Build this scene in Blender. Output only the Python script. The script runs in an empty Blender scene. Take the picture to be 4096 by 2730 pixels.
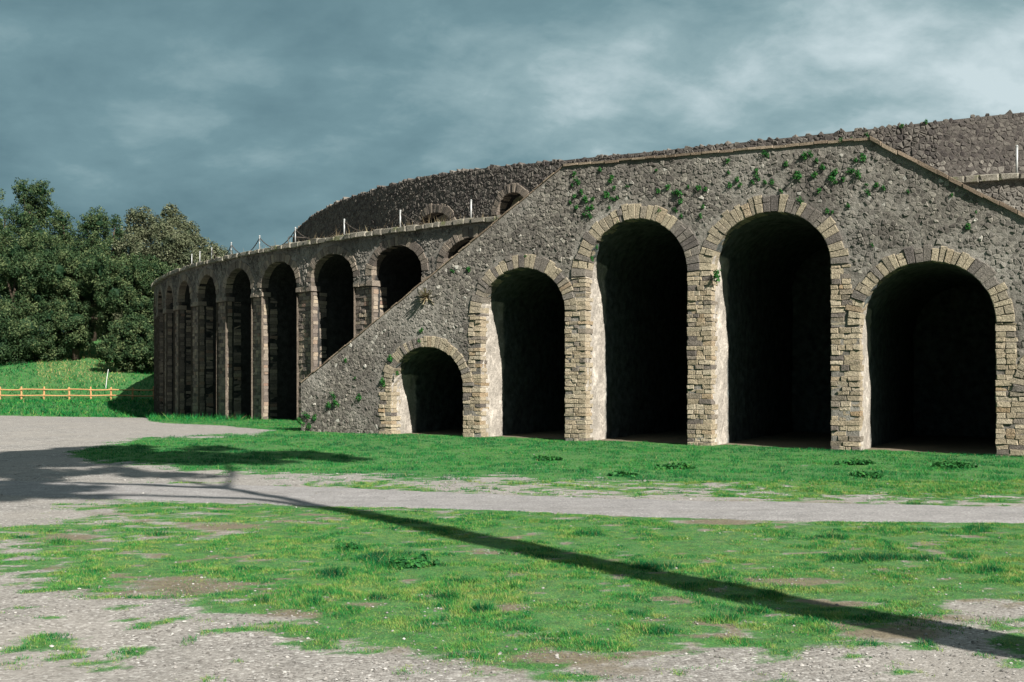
import bpy, math, random
import numpy as np
from mathutils import Vector, Matrix

R = math.radians
random.seed(7)
rng = np.random.default_rng(7)

# ------------------------------------------------------------------ camera, light, exposure
F_PX, CX, HORIZON, EYE = 4300.0, 2048.0, 1500.0, 2.0       # photograph is 4096 x 2730
sc = bpy.context.scene
cam_d = bpy.data.cameras.new('camera')
cam = bpy.data.objects.new('camera', cam_d)
sc.collection.objects.link(cam)
sc.camera = cam
cam.location = (0, 0, EYE)
cam.rotation_euler = (R(90), 0, 0)
cam_d.sensor_width = 36.0
cam_d.lens = F_PX / 4096 * 36.0
cam_d.shift_y = (HORIZON - 1365) / 4096
cam_d.clip_start = 0.05
cam_d.clip_end = 6000

SUN_AZ, SUN_EL = R(35.5), R(36.5)       # azimuth: to the right of straight behind the camera
TO_SUN = Vector((math.sin(SUN_AZ) * math.cos(SUN_EL), -math.cos(SUN_AZ) * math.cos(SUN_EL), math.sin(SUN_EL)))
sun_d = bpy.data.lights.new('sun', 'SUN')
sun_d.energy = 5.0
sun_d.angle = R(0.53)
sun_d.color = (1.0, 0.945, 0.86)
sun = bpy.data.objects.new('sun', sun_d)
sc.collection.objects.link(sun)
sun.rotation_euler = (-TO_SUN).to_track_quat('-Z', 'Y').to_euler()

world = bpy.data.worlds.new('World')
sc.world = world
world.use_nodes = True
nt = world.node_tree
nt.nodes.clear()


def build_sky(nt):
    N, L = nt.nodes, nt.links
    out = N.new('ShaderNodeOutputWorld')
    bg = N.new('ShaderNodeBackground')
    bg.inputs['Strength'].default_value = 0.1
    sky = N.new('ShaderNodeTexSky')
    sky.sky_type = 'NISHITA'
    sky.sun_disc = False
    sky.sun_elevation = SUN_EL
    sky.sun_rotation = math.pi - SUN_AZ
    tc = N.new('ShaderNodeTexCoord')
    sep = N.new('ShaderNodeSeparateXYZ')
    L.new(tc.outputs['Generated'], sep.inputs[0])

    def math_(op, a, b=None, clamp=False):
        m = N.new('ShaderNodeMath')
        m.operation = op
        m.use_clamp = clamp
        for i, x in enumerate((a, b)):
            if x is None:
                continue
            if isinstance(x, (int, float)):
                m.inputs[i].default_value = x
            else:
                L.new(x, m.inputs[i])
        return m.outputs[0]
    # cloud layer: directions projected on a flat ceiling
    zz = math_('MAXIMUM', sep.outputs[2], 0.0)
    den = math_('ADD', zz, 0.40)
    px = math_('DIVIDE', sep.outputs[0], den)
    py = math_('DIVIDE', sep.outputs[1], den)
    comb = N.new('ShaderNodeCombineXYZ')
    L.new(px, comb.inputs[0])
    L.new(py, comb.inputs[1])

    def noise(scale, detail, rough, dist, off, stretch):
        mp = N.new('ShaderNodeMapping')
        mp.inputs['Location'].default_value = off
        mp.inputs['Rotation'].default_value = (0, 0, R(-18))
        mp.inputs['Scale'].default_value = stretch
        L.new(comb.outputs[0], mp.inputs[0])
        n = N.new('ShaderNodeTexNoise')
        n.inputs['Scale'].default_value = scale
        n.inputs['Detail'].default_value = detail
        n.inputs['Roughness'].default_value = rough
        n.inputs['Distortion'].default_value = dist
        L.new(mp.outputs[0], n.inputs['Vector'])
        return n.outputs[0]
    big = noise(1.7, 4, 0.5, 0.3, (14.6, 9.7, 3.5), (0.9, 1.15, 1))
    med = noise(3.8, 8, 0.56, 0.2, (12.7, -0.8, 7), (0.9, 1.15, 1))
    fin = noise(9.5, 7, 0.6, 0.3, (2.2, 5.1, 4), (0.9, 1.1, 1))
    # the clouds thin out towards the right of the view (+X)
    side = math_('MULTIPLY', sep.outputs[0], 0.33)
    t = math_('ADD', math_('MULTIPLY', big, 0.70), math_('MULTIPLY', med, 0.72))
    t = math_('ADD', t, math_('MULTIPLY', math_('SUBTRACT', fin, 0.5), 0.26))
    t = math_('ADD', t, side)
    t = math_('ADD', t, math_('MULTIPLY', math_('SUBTRACT', zz, 0.20), 0.30))     # thicker cloud low down
    rampn = N.new('ShaderNodeValToRGB')
    cr = rampn.color_ramp
    cr.elements[0].position = 0.46
    cr.elements[0].color = (0.36, 0.68, 0.80, 1)
    cr.elements[1].position = 0.99
    cr.elements[1].color = (2.1, 2.5, 2.6, 1)
    e = cr.elements.new(0.68)
    e.color = (0.60, 1.02, 1.14, 1)
    e = cr.elements.new(0.82)
    e.color = (1.02, 1.48, 1.58, 1)
    L.new(t, rampn.inputs[0])
    mix = N.new('ShaderNodeMixRGB')
    mix.inputs[0].default_value = 0.985
    L.new(sky.outputs[0], mix.inputs[1])
    L.new(rampn.outputs[0], mix.inputs[2])
    L.new(mix.outputs[0], bg.inputs[0])
    L.new(bg.outputs[0], out.inputs[0])


build_sky(nt)
sc.view_settings.view_transform = 'Standard'
sc.view_settings.look = 'None'
sc.view_settings.exposure = 1.5
sc.view_settings.gamma = 1.0
sc.view_settings.use_curve_mapping = False
sc.render.engine = 'CYCLES'
sc.cycles.use_denoising = True
sc.cycles.max_bounces = 6
sc.cycles.diffuse_bounces = 2
sc.cycles.glossy_bounces = 2
sc.cycles.transmission_bounces = 2
sc.cycles.sample_clamp_indirect = 6.0

COL = sc.collection


# ------------------------------------------------------------------ helpers: objects
def tag(o, label=None, cat=None, group=None, kind=None):
    if label:
        o['label'] = label
    if cat:
        o['category'] = cat
    if group:
        o['group'] = group
    if kind:
        o['kind'] = kind
    return o


def empty(name, loc=(0, 0, 0)):
    o = bpy.data.objects.new(name, None)
    o.empty_display_size = 0.3
    COL.objects.link(o)
    o.location = loc
    return o


def make(name, verts, faces, mat=None, parent=None, smooth=False, tint=None, ftint=None):
    """tint: one float per vertex; ftint: one float for the whole piece"""
    me = bpy.data.meshes.new(name)
    me.from_pydata([tuple(v) for v in verts], [], faces)
    if mat:
        me.materials.append(mat)
    if smooth:
        me.polygons.foreach_set('use_smooth', [True] * len(me.polygons))
    if tint is not None or ftint is not None:
        a = me.attributes.new('tint', 'FLOAT', 'POINT')
        a.data.foreach_set('value', np.full(len(verts), ftint, np.float32) if tint is None else np.asarray(tint, np.float32))
    o = bpy.data.objects.new(name, me)
    COL.objects.link(o)
    if parent is not None:
        o.parent = parent
        if parent.location.length > 0:          # vertices are given in world space
            o.matrix_parent_inverse = Matrix.Translation(-parent.location)
    return o


def make_np(name, V, faces, n, mat, parent=None, tint=None, smooth=False):
    """V (N,3) float array; faces (M,n) int array"""
    me = bpy.data.meshes.new(name)
    V = np.ascontiguousarray(V, np.float32)
    faces = np.ascontiguousarray(faces, np.int32)
    M = len(faces)
    me.vertices.add(len(V))
    me.vertices.foreach_set('co', V.ravel())
    me.loops.add(M * n)
    me.loops.foreach_set('vertex_index', faces.ravel())
    me.polygons.add(M)
    me.polygons.foreach_set('loop_start', np.arange(0, M * n, n, dtype=np.int32))
    if smooth:
        me.polygons.foreach_set('use_smooth', np.ones(M, dtype=bool))
    me.update(calc_edges=True)
    me.materials.append(mat)
    if tint is not None:
        a = me.attributes.new('tint', 'FLOAT', 'POINT')
        a.data.foreach_set('value', np.ascontiguousarray(tint, np.float32))
    o = bpy.data.objects.new(name, me)
    COL.objects.link(o)
    if parent is not None:
        o.parent = parent
        if parent.location.length > 0:
            o.matrix_parent_inverse = Matrix.Translation(-parent.location)
    return o


class Bag:
    """collects many small pieces into one mesh (for 'stuff' parts)"""
    def __init__(self):
        self.v, self.f, self.t = [], [], []

    def add(self, verts, faces, tint):
        b = len(self.v)
        self.v.extend(verts)
        self.f.extend([tuple(i + b for i in f) for f in faces])
        self.t.extend([tint] * len(verts))

    def build(self, name, mat, parent=None, smooth=False):
        return make(name, self.v, self.f, mat, parent, smooth, tint=self.t)


# ------------------------------------------------------------------ helpers: materials
class MatB:
    def __init__(self, name):
        self.m = bpy.data.materials.new(name)
        self.m.use_nodes = True
        self.nt = self.m.node_tree
        self.N, self.L = self.nt.nodes, self.nt.links
        self.bsdf = self.N['Principled BSDF']
        self.out = self.N['Material Output']
        self.bsdf.inputs['Specular IOR Level'].default_value = 0.15
        self.pos = self.N.new('ShaderNodeNewGeometry').outputs['Position']

    def node(self, t):
        return self.N.new(t)

    def noise(self, scale, detail=4, rough=0.55, dist=0.0, stretch=None, out=0):
        n = self.N.new('ShaderNodeTexNoise')
        n.inputs['Scale'].default_value = scale
        n.inputs['Detail'].default_value = detail
        n.inputs['Roughness'].default_value = rough
        n.inputs['Distortion'].default_value = dist
        v = self.pos
        if stretch:
            mp = self.N.new('ShaderNodeMapping')
            mp.inputs['Scale'].default_value = stretch
            self.L.new(v, mp.inputs[0])
            v = mp.outputs[0]
        self.L.new(v, n.inputs['Vector'])
        return n.outputs[out]

    def voronoi(self, scale, feature='F1', out=0, rand=1.0):
        n = self.N.new('ShaderNodeTexVoronoi')
        n.feature = feature
        n.inputs['Scale'].default_value = scale
        n.inputs['Randomness'].default_value = rand
        self.L.new(self.pos, n.inputs['Vector'])
        return n.outputs[out]

    def attr(self, name):
        n = self.N.new('ShaderNodeAttribute')
        n.attribute_name = name
        return n.outputs['Fac']

    def attrc(self, name):
        n = self.N.new('ShaderNodeAttribute')
        n.attribute_name = name
        return n.outputs['Color']

    def ramp(self, fac, stops, interp='LINEAR'):
        n = self.N.new('ShaderNodeValToRGB')
        cr = n.color_ramp
        cr.interpolation = interp
        while len(cr.elements) < len(stops):
            cr.elements.new(0.5)
        for e, (p, c) in zip(cr.elements, stops):
            e.position = p
            e.color = (c[0], c[1], c[2], 1) if not isinstance(c, (int, float)) else (c, c, c, 1)
        self.L.new(fac, n.inputs[0])
        return n.outputs[0]

    def mix(self, fac, a, b, mode='MIX'):
        n = self.N.new('ShaderNodeMixRGB')
        n.blend_type = mode
        for i, x in enumerate((fac, a, b)):
            if isinstance(x, (int, float)):
                n.inputs[i].default_value = x if i == 0 else (x, x, x, 1)
            elif isinstance(x, tuple):
                n.inputs[i].default_value = (x[0], x[1], x[2], 1)
            else:
                self.L.new(x, n.inputs[i])
        return n.outputs[0]

    def math(self, op, a, b=0.0, clamp=False):
        n = self.N.new('ShaderNodeMath')
        n.operation = op
        n.use_clamp = clamp
        for i, x in enumerate((a, b)):
            if isinstance(x, (int, float)):
                n.inputs[i].default_value = x
            else:
                self.L.new(x, n.inputs[i])
        return n.outputs[0]

    def bump(self, height, strength=0.5, dist=0.02):
        n = self.N.new('ShaderNodeBump')
        n.inputs['Strength'].default_value = strength
        n.inputs['Distance'].default_value = dist
        self.L.new(height, n.inputs['Height'])
        self.L.new(n.outputs[0], self.bsdf.inputs['Normal'])

    def done(self, color, rough=0.92, k=0.62):
        if not isinstance(color, tuple):
            color = self.mix(1.0, color, (k, k, k), 'MULTIPLY')
        if isinstance(color, tuple):
            self.bsdf.inputs['Base Color'].default_value = (*color, 1)
        else:
            self.L.new(color, self.bsdf.inputs['Base Color'])
        self.bsdf.inputs['Roughness'].default_value = rough
        return self.m

    def translucent(self, color, amount):
        tr = self.N.new('ShaderNodeBsdfTranslucent')
        self.L.new(color, tr.inputs[0])
        mx = self.N.new('ShaderNodeMixShader')
        mx.inputs[0].default_value = amount
        self.L.new(self.bsdf.outputs[0], mx.inputs[1])
        self.L.new(tr.outputs[0], mx.inputs[2])
        self.L.new(mx.outputs[0], self.out.inputs['Surface'])


def stone_mat(name, stops, grain=14.0, bump=0.6, var=(0.62, 1.25), patch=None, dist=0.02, stain=None):
    b = MatB(name)
    c = b.ramp(b.attr('tint'), stops)
    g = b.ramp(b.noise(grain, 6, 0.65), [(0.28, var[0]), (0.72, var[1])])
    c = b.mix(1.0, c, g, 'MULTIPLY')
    if patch:
        pc, sc_, lo, hi, amt = patch
        f = b.ramp(b.noise(sc_, 4, 0.6), [(lo, 0.0), (hi, amt)])
        c = b.mix(f, c, pc)
    if stain:
        f = b.ramp(b.noise(0.35, 5, 0.6, 0.4), [(0.50, 0.0), (0.66, stain)])
        c = b.mix(f, c, (0.085, 0.075, 0.070))
    b.bump(b.noise(grain * 1.4, 6, 0.7), bump, dist)
    return b.done(c, 0.95)


M = {}
M['rubble'] = stone_mat('lava_rubble', [(0.0, (0.094, 0.085, 0.076)), (0.35, (0.158, 0.144, 0.127)), (0.7, (0.222, 0.204, 0.176)),
                                        (0.9, (0.31, 0.288, 0.248)), (1.0, (0.54, 0.52, 0.47))], 16, 0.9,
                        patch=((0.29, 0.275, 0.245), 0.45, 0.47, 0.66, 0.6), stain=0.55)
M['dark_rubble'] = stone_mat('dark_lava_rubble', [(0.0, (0.074, 0.065, 0.062)), (0.4, (0.128, 0.116, 0.104)), (0.8, (0.182, 0.166, 0.146)),
                                                  (1.0, (0.34, 0.315, 0.275))], 14, 0.9,
                             patch=((0.20, 0.178, 0.15), 0.3, 0.48, 0.7, 0.5))
M['mortar'] = stone_mat('grey_mortar', [(0.0, (0.20, 0.185, 0.162)), (1.0, (0.20, 0.185, 0.162))], 7, 1.0, (0.5, 1.4),
                        patch=((0.33, 0.312, 0.28), 0.45, 0.46, 0.64, 0.9), dist=0.06, stain=0.45)
M['dark_mortar'] = stone_mat('dark_mortar', [(0.0, (0.115, 0.101, 0.092)), (1.0, (0.115, 0.101, 0.092))], 9, 1.0, (0.5, 1.5), dist=0.04)
M['inner_shade'] = stone_mat('shaded_vault_inside', [(0.0, (0.036, 0.038, 0.036)), (1.0, (0.036, 0.038, 0.036))], 5, 1.0, (0.4, 1.7), dist=0.05)  # dark tone that paints in the shade of a vault interior
M['tuff'] = stone_mat('yellow_tuff', [(0.0, (0.18, 0.155, 0.138)), (0.08, (0.27, 0.235, 0.20)), (0.2, (0.42, 0.35, 0.25)), (0.5, (0.52, 0.435, 0.31)),
                                      (0.88, (0.60, 0.52, 0.395)), (1.0, (0.42, 0.30, 0.18))], 17, 1.0, (0.42, 1.2), dist=0.06,
                      patch=((0.24, 0.205, 0.165), 0.8, 0.52, 0.74, 0.5))
M['voussoir'] = stone_mat('tuff_voussoirs', [(0.0, (0.16, 0.142, 0.132)), (0.25, (0.26, 0.234, 0.205)), (0.45, (0.42, 0.36, 0.265)), (0.8, (0.53, 0.455, 0.33)),
                                             (1.0, (0.36, 0.27, 0.18))], 17, 1.0, (0.42, 1.2), dist=0.06,
                          patch=((0.24, 0.21, 0.175), 0.7, 0.50, 0.72, 0.5))
M['old_brick'] = stone_mat('grey_brown_blocks', [(0.0, (0.14, 0.118, 0.104)), (0.3, (0.215, 0.182, 0.155)), (0.7, (0.32, 0.270, 0.215)),
                                                 (0.88, (0.40, 0.335, 0.25)), (1.0, (0.27, 0.18, 0.14))], 20, 1.0, (0.55, 1.25), dist=0.03)
M['cornice'] = stone_mat('cornice_stone', [(0.0, (0.22, 0.20, 0.165)), (1.0, (0.36, 0.335, 0.28))], 16, 0.8, (0.5, 1.3),
                         patch=((0.13, 0.15, 0.05), 2.2, 0.52, 0.66, 0.8))
M['coping'] = stone_mat('coping_tiles', [(0.0, (0.18, 0.135, 0.10)), (1.0, (0.32, 0.255, 0.19))], 18, 0.8)


def vault_mat(name, light, inner_shade):
    """plastered mouth of a vault (tint 1) giving way to stone with painted-in shade inside (tint 0)"""
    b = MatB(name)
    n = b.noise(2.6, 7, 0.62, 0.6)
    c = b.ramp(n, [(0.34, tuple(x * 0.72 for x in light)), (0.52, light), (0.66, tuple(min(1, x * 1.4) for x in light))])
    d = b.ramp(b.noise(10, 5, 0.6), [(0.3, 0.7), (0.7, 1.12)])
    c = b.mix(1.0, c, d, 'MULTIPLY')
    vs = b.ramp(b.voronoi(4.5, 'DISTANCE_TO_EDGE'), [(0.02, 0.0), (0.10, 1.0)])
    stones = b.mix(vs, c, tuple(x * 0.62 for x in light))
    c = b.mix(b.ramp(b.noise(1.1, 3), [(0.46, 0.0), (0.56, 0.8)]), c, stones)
    ins = b.mix(1.0, inner_shade, b.ramp(b.noise(4, 6, 0.6), [(0.3, 0.4), (0.7, 1.7)]), 'MULTIPLY')  # interior shade put into the base colour
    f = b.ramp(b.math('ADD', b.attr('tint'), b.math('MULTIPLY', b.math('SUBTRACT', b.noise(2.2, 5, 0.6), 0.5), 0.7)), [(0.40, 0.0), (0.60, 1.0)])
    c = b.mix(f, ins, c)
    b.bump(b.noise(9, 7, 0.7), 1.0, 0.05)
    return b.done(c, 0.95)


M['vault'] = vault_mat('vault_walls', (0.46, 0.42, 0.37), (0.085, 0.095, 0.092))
M['recess'] = vault_mat('arcade_recess_walls', (0.15, 0.125, 0.10), (0.036, 0.036, 0.034))  # second colour paints the shade deep in the recess


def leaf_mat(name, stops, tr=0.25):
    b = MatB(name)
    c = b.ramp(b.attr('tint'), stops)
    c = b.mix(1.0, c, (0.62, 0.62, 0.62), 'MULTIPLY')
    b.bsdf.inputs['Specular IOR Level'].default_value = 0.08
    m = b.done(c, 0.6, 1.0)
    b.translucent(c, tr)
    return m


M['grass'] = leaf_mat('grass_blades', [(0.0, (0.006, 0.100, 0.036)), (0.35, (0.020, 0.235, 0.048)), (0.60, (0.120, 0.320, 0.060)),
                                       (0.86, (0.270, 0.385, 0.085)), (1.0, (0.42, 0.34, 0.17))], 0.3)
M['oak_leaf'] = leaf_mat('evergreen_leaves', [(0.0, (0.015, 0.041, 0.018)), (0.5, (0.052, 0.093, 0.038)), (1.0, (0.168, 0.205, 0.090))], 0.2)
M['olive_leaf'] = leaf_mat('olive_grey_leaves', [(0.0, (0.045, 0.062, 0.034)), (0.5, (0.120, 0.140, 0.078)), (1.0, (0.27, 0.28, 0.18))], 0.2)
M['ivy_leaf'] = leaf_mat('wall_plant_leaves', [(0.0, (0.018, 0.095, 0.030)), (0.6, (0.045, 0.200, 0.045)), (1.0, (0.12, 0.29, 0.06))], 0.25)
M['dry_leaf'] = leaf_mat('dry_stalks', [(0.0, (0.12, 0.085, 0.05)), (0.7, (0.25, 0.20, 0.12)), (1.0, (0.44, 0.40, 0.27))], 0.2)


def wood(name, a, bcol, scale=3.0):
    b = MatB(name)
    c = b.ramp(b.noise(scale, 6, 0.6, 0.3, (6, 6, 1)), [(0.3, a), (0.7, bcol)])
    b.bump(b.noise(scale * 3, 5, 0.6, 0, (6, 6, 1)), 0.5, 0.01)
    return b.done(c, 0.8)


M['bark'] = wood('bark', (0.045, 0.032, 0.024), (0.11, 0.085, 0.065), 5)
M['fence_wood'] = wood('orange_fence_wood', (0.40, 0.20, 0.085), (0.58, 0.35, 0.16), 2)
bm_ = MatB('galvanised_metal')
bm_.bsdf.inputs['Metallic'].default_value = 0.3
M['post'] = bm_.done(bm_.ramp(bm_.noise(12, 4), [(0.3, (0.38, 0.39, 0.39)), (0.7, (0.50, 0.51, 0.50))]), 0.5)
bm_ = MatB('dull_iron')
M['iron'] = bm_.done(bm_.ramp(bm_.noise(20, 4), [(0.3, (0.05, 0.045, 0.04)), (0.7, (0.12, 0.10, 0.085))]), 0.7)
bm_ = MatB('white_paint')
M['white'] = bm_.done(bm_.ramp(bm_.noise(6, 4), [(0.3, (0.62, 0.62, 0.60)), (0.7, (0.78, 0.78, 0.76))]), 0.6)


# ------------------------------------------------------------------ helpers: noise, frames
_lat = rng.random((256, 256)).astype(np.float32)


def vnoise(x, y):
    xi = np.floor(x).astype(int)
    yi = np.floor(y).astype(int)
    fx, fy = x - xi, y - yi
    fx = fx * fx * (3 - 2 * fx)
    fy = fy * fy * (3 - 2 * fy)
    a = _lat[xi & 255, yi & 255]
    b = _lat[(xi + 1) & 255, yi & 255]
    c = _lat[xi & 255, (yi + 1) & 255]
    d = _lat[(xi + 1) & 255, (yi + 1) & 255]
    return (a * (1 - fx) + b * fx) * (1 - fy) + (c * (1 - fx) + d * fx) * fy


def fbm(x, y, octv=4, gain=0.5):
    s, amp, tot = 0, 1.0, 0
    for i in range(octv):
        s = s + amp * vnoise(x * 2 ** i + 17.3 * i, y * 2 ** i + 9.1 * i)
        tot += amp
        amp *= gain
    return s / tot


def sstep(a, b, x):
    t = np.clip((x - a) / (b - a), 0, 1)
    return t * t * (3 - 2 * t)


def ground_z(X, Y):
    X = np.asarray(X, float)
    Y = np.asarray(Y, float)
    near = 0.34 * (1 - sstep(3, 26, Y)) - 0.07
    dip = -0.50 * sstep(47, 66, Y) + 0.55 * sstep(67, 83, Y)
    side = 1.0 - sstep(-20, 30, X)                 # the bank lies on the left, beyond the fence
    bank = (0.195 * np.clip(Y - 85, 0, 28) + 0.05 * np.clip(Y - 113, 0, 60)) * side
    und = (fbm(X * 0.35, Y * 0.35, 3) - 0.5) * 0.07 * sstep(3, 8, Y) + (fbm(X * 0.11 + 5, Y * 0.11, 2) - 0.5) * 0.06
    far = (fbm(X * 0.06 + 3, Y * 0.06, 3) - 0.5) * 1.2 * sstep(90, 105, Y)
    lip = (fbm(X * 1.7 + 40, Y * 1.7, 2) - 0.5) * 0.03
    return near + dip + bank + und + far + lip


def gz(x, y):
    return float(ground_z(np.array([x]), np.array([y]))[0])


def to_px(X, Y, Z):
    Y = np.maximum(Y, 0.05)
    return CX + F_PX * X / Y, HORIZON - F_PX * (Z - EYE) / Y


def ground_at(px, py):
    """point of the terrain seen at a pixel (marching along the ray)"""
    k = (px - CX) / F_PX
    m = (HORIZON - py) / F_PX
    ys = np.concatenate([np.arange(2, 40, 0.05), np.arange(40, 150, 0.2)])
    zr = EYE + m * ys
    zg = ground_z(k * ys, ys)
    i = int(np.argmax(zr <= zg))
    return Vector((k * ys[i], ys[i], zg[i]))


TH = math.atan(F_PX / 7648.0)
U = np.array([math.cos(TH), -math.sin(TH)])          # along the staircase wall, towards the right
NI = np.array([math.sin(TH), math.cos(TH)])          # into the building
O0 = np.array([3.77, 32.5])
RAD = 67.0                                           # outer arcade, radius of the visible arc
C0 = np.array([6.4, 35.8]) + RAD * NI
RAD2 = 57.3                                          # upper ring wall


class Flat:
    def P(self, s, v, d):
        return (O0[0] + s * U[0] - d * NI[0], O0[1] + s * U[1] - d * NI[1], v)

    def s_of(self, px):
        k = (px - CX) / F_PX
        return (k * O0[1] - O0[0]) / (U[0] - k * U[1])

    def sv(self, px, py):
        s = self.s_of(px)
        return s, EYE + (HORIZON - py) * (O0[1] + s * U[1]) / F_PX


class Ring:
    def __init__(self, r):
        self.r = r

    def P(self, s, v, d):
        a = s / self.r
        e = -NI * math.cos(a) + U * math.sin(a)
        q = C0 + (self.r + d) * e
        return (q[0], q[1], v)

    def hit(self, px):
        k = (px - CX) / F_PX
        dr = np.array([k, 1.0])
        dr /= np.hypot(*dr)
        b = dr @ C0
        return dr * (b - math.sqrt(max(0.0, b * b - (C0 @ C0 - self.r ** 2))))

    def s_of(self, px):
        rel = self.hit(px) - C0
        return self.r * math.atan2(rel @ U, -(rel @ NI))

    def sv(self, px, py):
        return self.s_of(px), EYE + (HORIZON - py) * self.hit(px)[1] / F_PX


FL, RA, RU = Flat(), Ring(RAD), Ring(RAD2)


# ------------------------------------------------------------------ masonry pieces
def block(fr, quad, d0, d1, bev=0.02, jit=0.006):
    """a hewn block: quad = four (s, v) corners in order, from depth d0 (inside) to d1 (proud)"""
    J = lambda a: random.uniform(-a, a)
    c = (sum(q[0] for q in quad) / 4, sum(q[1] for q in quad) / 4)
    q2 = [(q[0] + J(jit), q[1] + J(jit)) for q in quad]
    V = [fr.P(q[0], q[1], d0) for q in q2]
    V += [fr.P(q[0], q[1], d1 - bev * random.uniform(0.7, 1.5)) for q in q2]
    for q in q2:
        dx, dy = c[0] - q[0], c[1] - q[1]
        ln = math.hypot(dx, dy) + 1e-6
        k = min(0.45, bev * 1.5 / ln)
        V.append(fr.P(q[0] + dx * k + J(jit), q[1] + dy * k + J(jit), d1 + J(jit * 1.5)))
    Fc = []
    for i in range(4):
        j = (i + 1) % 4
        Fc.append((i, j, 4 + j, 4 + i))
        Fc.append((4 + i, 4 + j, 8 + j, 8 + i))
    Fc.append((8, 9, 10, 11))
    return V, Fc


def stone(fr, poly, prot, d0=-0.04, rough=1.0):
    """irregular rubble stone from a convex polygon in the wall surface"""
    n = len(poly)
    cx = sum(p[0] for p in poly) / n
    cy = sum(p[1] for p in poly) / n
    tx, ty = random.uniform(-0.22, 0.22) * rough, random.uniform(-0.22, 0.22) * rough
    V = []
    for sc_, dd, jj in ((1.0, None, 0.0), (0.93, 0.5, 0.12), (0.66, 1.0, 0.22)):
        for p in poly:
            k = sc_ * (1 + random.uniform(-jj, jj))
            dx, dy = (p[0] - cx) * k, (p[1] - cy) * k
            d = d0 if dd is None else prot * dd * (1 + random.uniform(-0.35, 0.35) * rough) + (dx * tx + dy * ty) * 0.5 * dd
            V.append(fr.P(cx + dx, cy + dy, d))
    V.append(fr.P(cx + random.uniform(-1, 1) * 0.02, cy + random.uniform(-1, 1) * 0.02, prot * random.uniform(0.6, 1.25)))
    Fc = []
    for r in (0, 1):
        for i in range(n):
            j = (i + 1) % n
            Fc.append((r * n + i, r * n + j, (r + 1) * n + j, (r + 1) * n + i))
    for i in range(n):
        Fc.append((2 * n + i, 2 * n + (i + 1) % n, 3 * n))
    return V, Fc


def clip(poly, mx, my, nx, ny):
    out = []
    n = len(poly)
    for i in range(n):
        a, b = poly[i], poly[(i + 1) % n]
        da = (a[0] - mx) * nx + (a[1] - my) * ny
        db = (b[0] - mx) * nx + (b[1] - my) * ny
        if da <= 0:
            out.append(a)
        if (da < 0 < db) or (db < 0 < da):
            t = da / (da - db)
            out.append((a[0] + (b[0] - a[0]) * t, a[1] + (b[1] - a[1]) * t))
    return out


def cells(s0, s1, v0, v1, g, ok, gap=0.012, jit=0.42, asp=0.85, drop=0.24):
    """fitted irregular stones: Voronoi cells of a thinned, jittered grid"""
    gv = g * asp
    ni, nj = int((s1 - s0) / g) + 1, int((v1 - v0) / gv) + 1
    pts = {}
    for j in range(-3, nj + 4):
        for i in range(-3, ni + 4):
            if random.random() < drop:
                continue
            pts[(i, j)] = (s0 + (i + 0.5 * (j % 2) + random.uniform(-jit, jit)) * g, v0 + (j + random.uniform(-jit, jit)) * gv)
    res = []
    near = sorted([(di, dj) for di in range(-3, 4) for dj in range(-3, 4) if (di, dj) != (0, 0)], key=lambda t: t[0] ** 2 + t[1] ** 2)[:36]
    for j in range(0, nj + 1):
        for i in range(0, ni + 1):
            p = pts.get((i, j))
            if p is None or not ok(p[0], p[1]):
                continue
            e = g * 1.25
            poly = [(p[0] - e, p[1] - e), (p[0] + e, p[1] - e), (p[0] + e, p[1] + e), (p[0] - e, p[1] + e)]
            rmax = 1.8 * g
            for (di, dj) in near:
                q = pts.get((i + di, j + dj))
                if q is None:
                    continue
                nx, ny = q[0] - p[0], q[1] - p[1]
                ln = math.hypot(nx, ny)
                if ln > 2 * rmax or ln < 1e-5:
                    continue
                nx /= ln
                ny /= ln
                m = 0.5 * ln - gap * random.uniform(0.1, 1.5)
                poly = clip(poly, p[0] + nx * m, p[1] + ny * m, nx, ny)
                if len(poly) < 3:
                    break
            if len(poly) >= 3:
                # merge tiny edges
                pp = [poly[0]]
                for q in poly[1:]:
                    if math.hypot(q[0] - pp[-1][0], q[1] - pp[-1][1]) > 0.02:
                        pp.append(q)
                if len(pp) >= 3:
                    res.append(pp)
    return res


class Arch:
    def __init__(self, sl, sr, spring, crown, base, ring=0.45, depth=6.0):
        self.sl, self.sr, self.spring, self.crown, self.base, self.ring, self.depth = sl, sr, spring, crown, base, ring, depth
        self.c = 0.5 * (sl + sr)
        self.a = 0.5 * (sr - sl)
        self.b = crown - spring

    def top(self, s):
        k = max(0.0, 1 - ((s - self.c) / self.a) ** 2)
        return self.spring + self.b * math.sqrt(k)

    def inside(self, s, v, off=0.0):
        if v <= self.spring:
            return abs(s - self.c) < self.a + (off if v > self.spring - 0.05 else 0)
        return ((s - self.c) / (self.a + off)) ** 2 + ((v - self.spring) / (self.b + off)) ** 2 < 1

    def profile(self, n=28, base=None):
        b0 = self.base if base is None else base
        pts = []
        hs = max(1, int((self.spring - b0) / 0.5))
        for i in range(hs):
            pts.append((self.sl, b0 + (self.spring - b0) * i / hs))
        for i in range(n + 1):
            t = math.pi * (1 - i / n)
            pts.append((self.c + self.a * math.cos(t), self.spring + self.b * math.sin(t)))
        for i in range(hs - 1, -1, -1):
            pts.append((self.sr, b0 + (self.spring - b0) * i / hs))
        return pts


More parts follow.
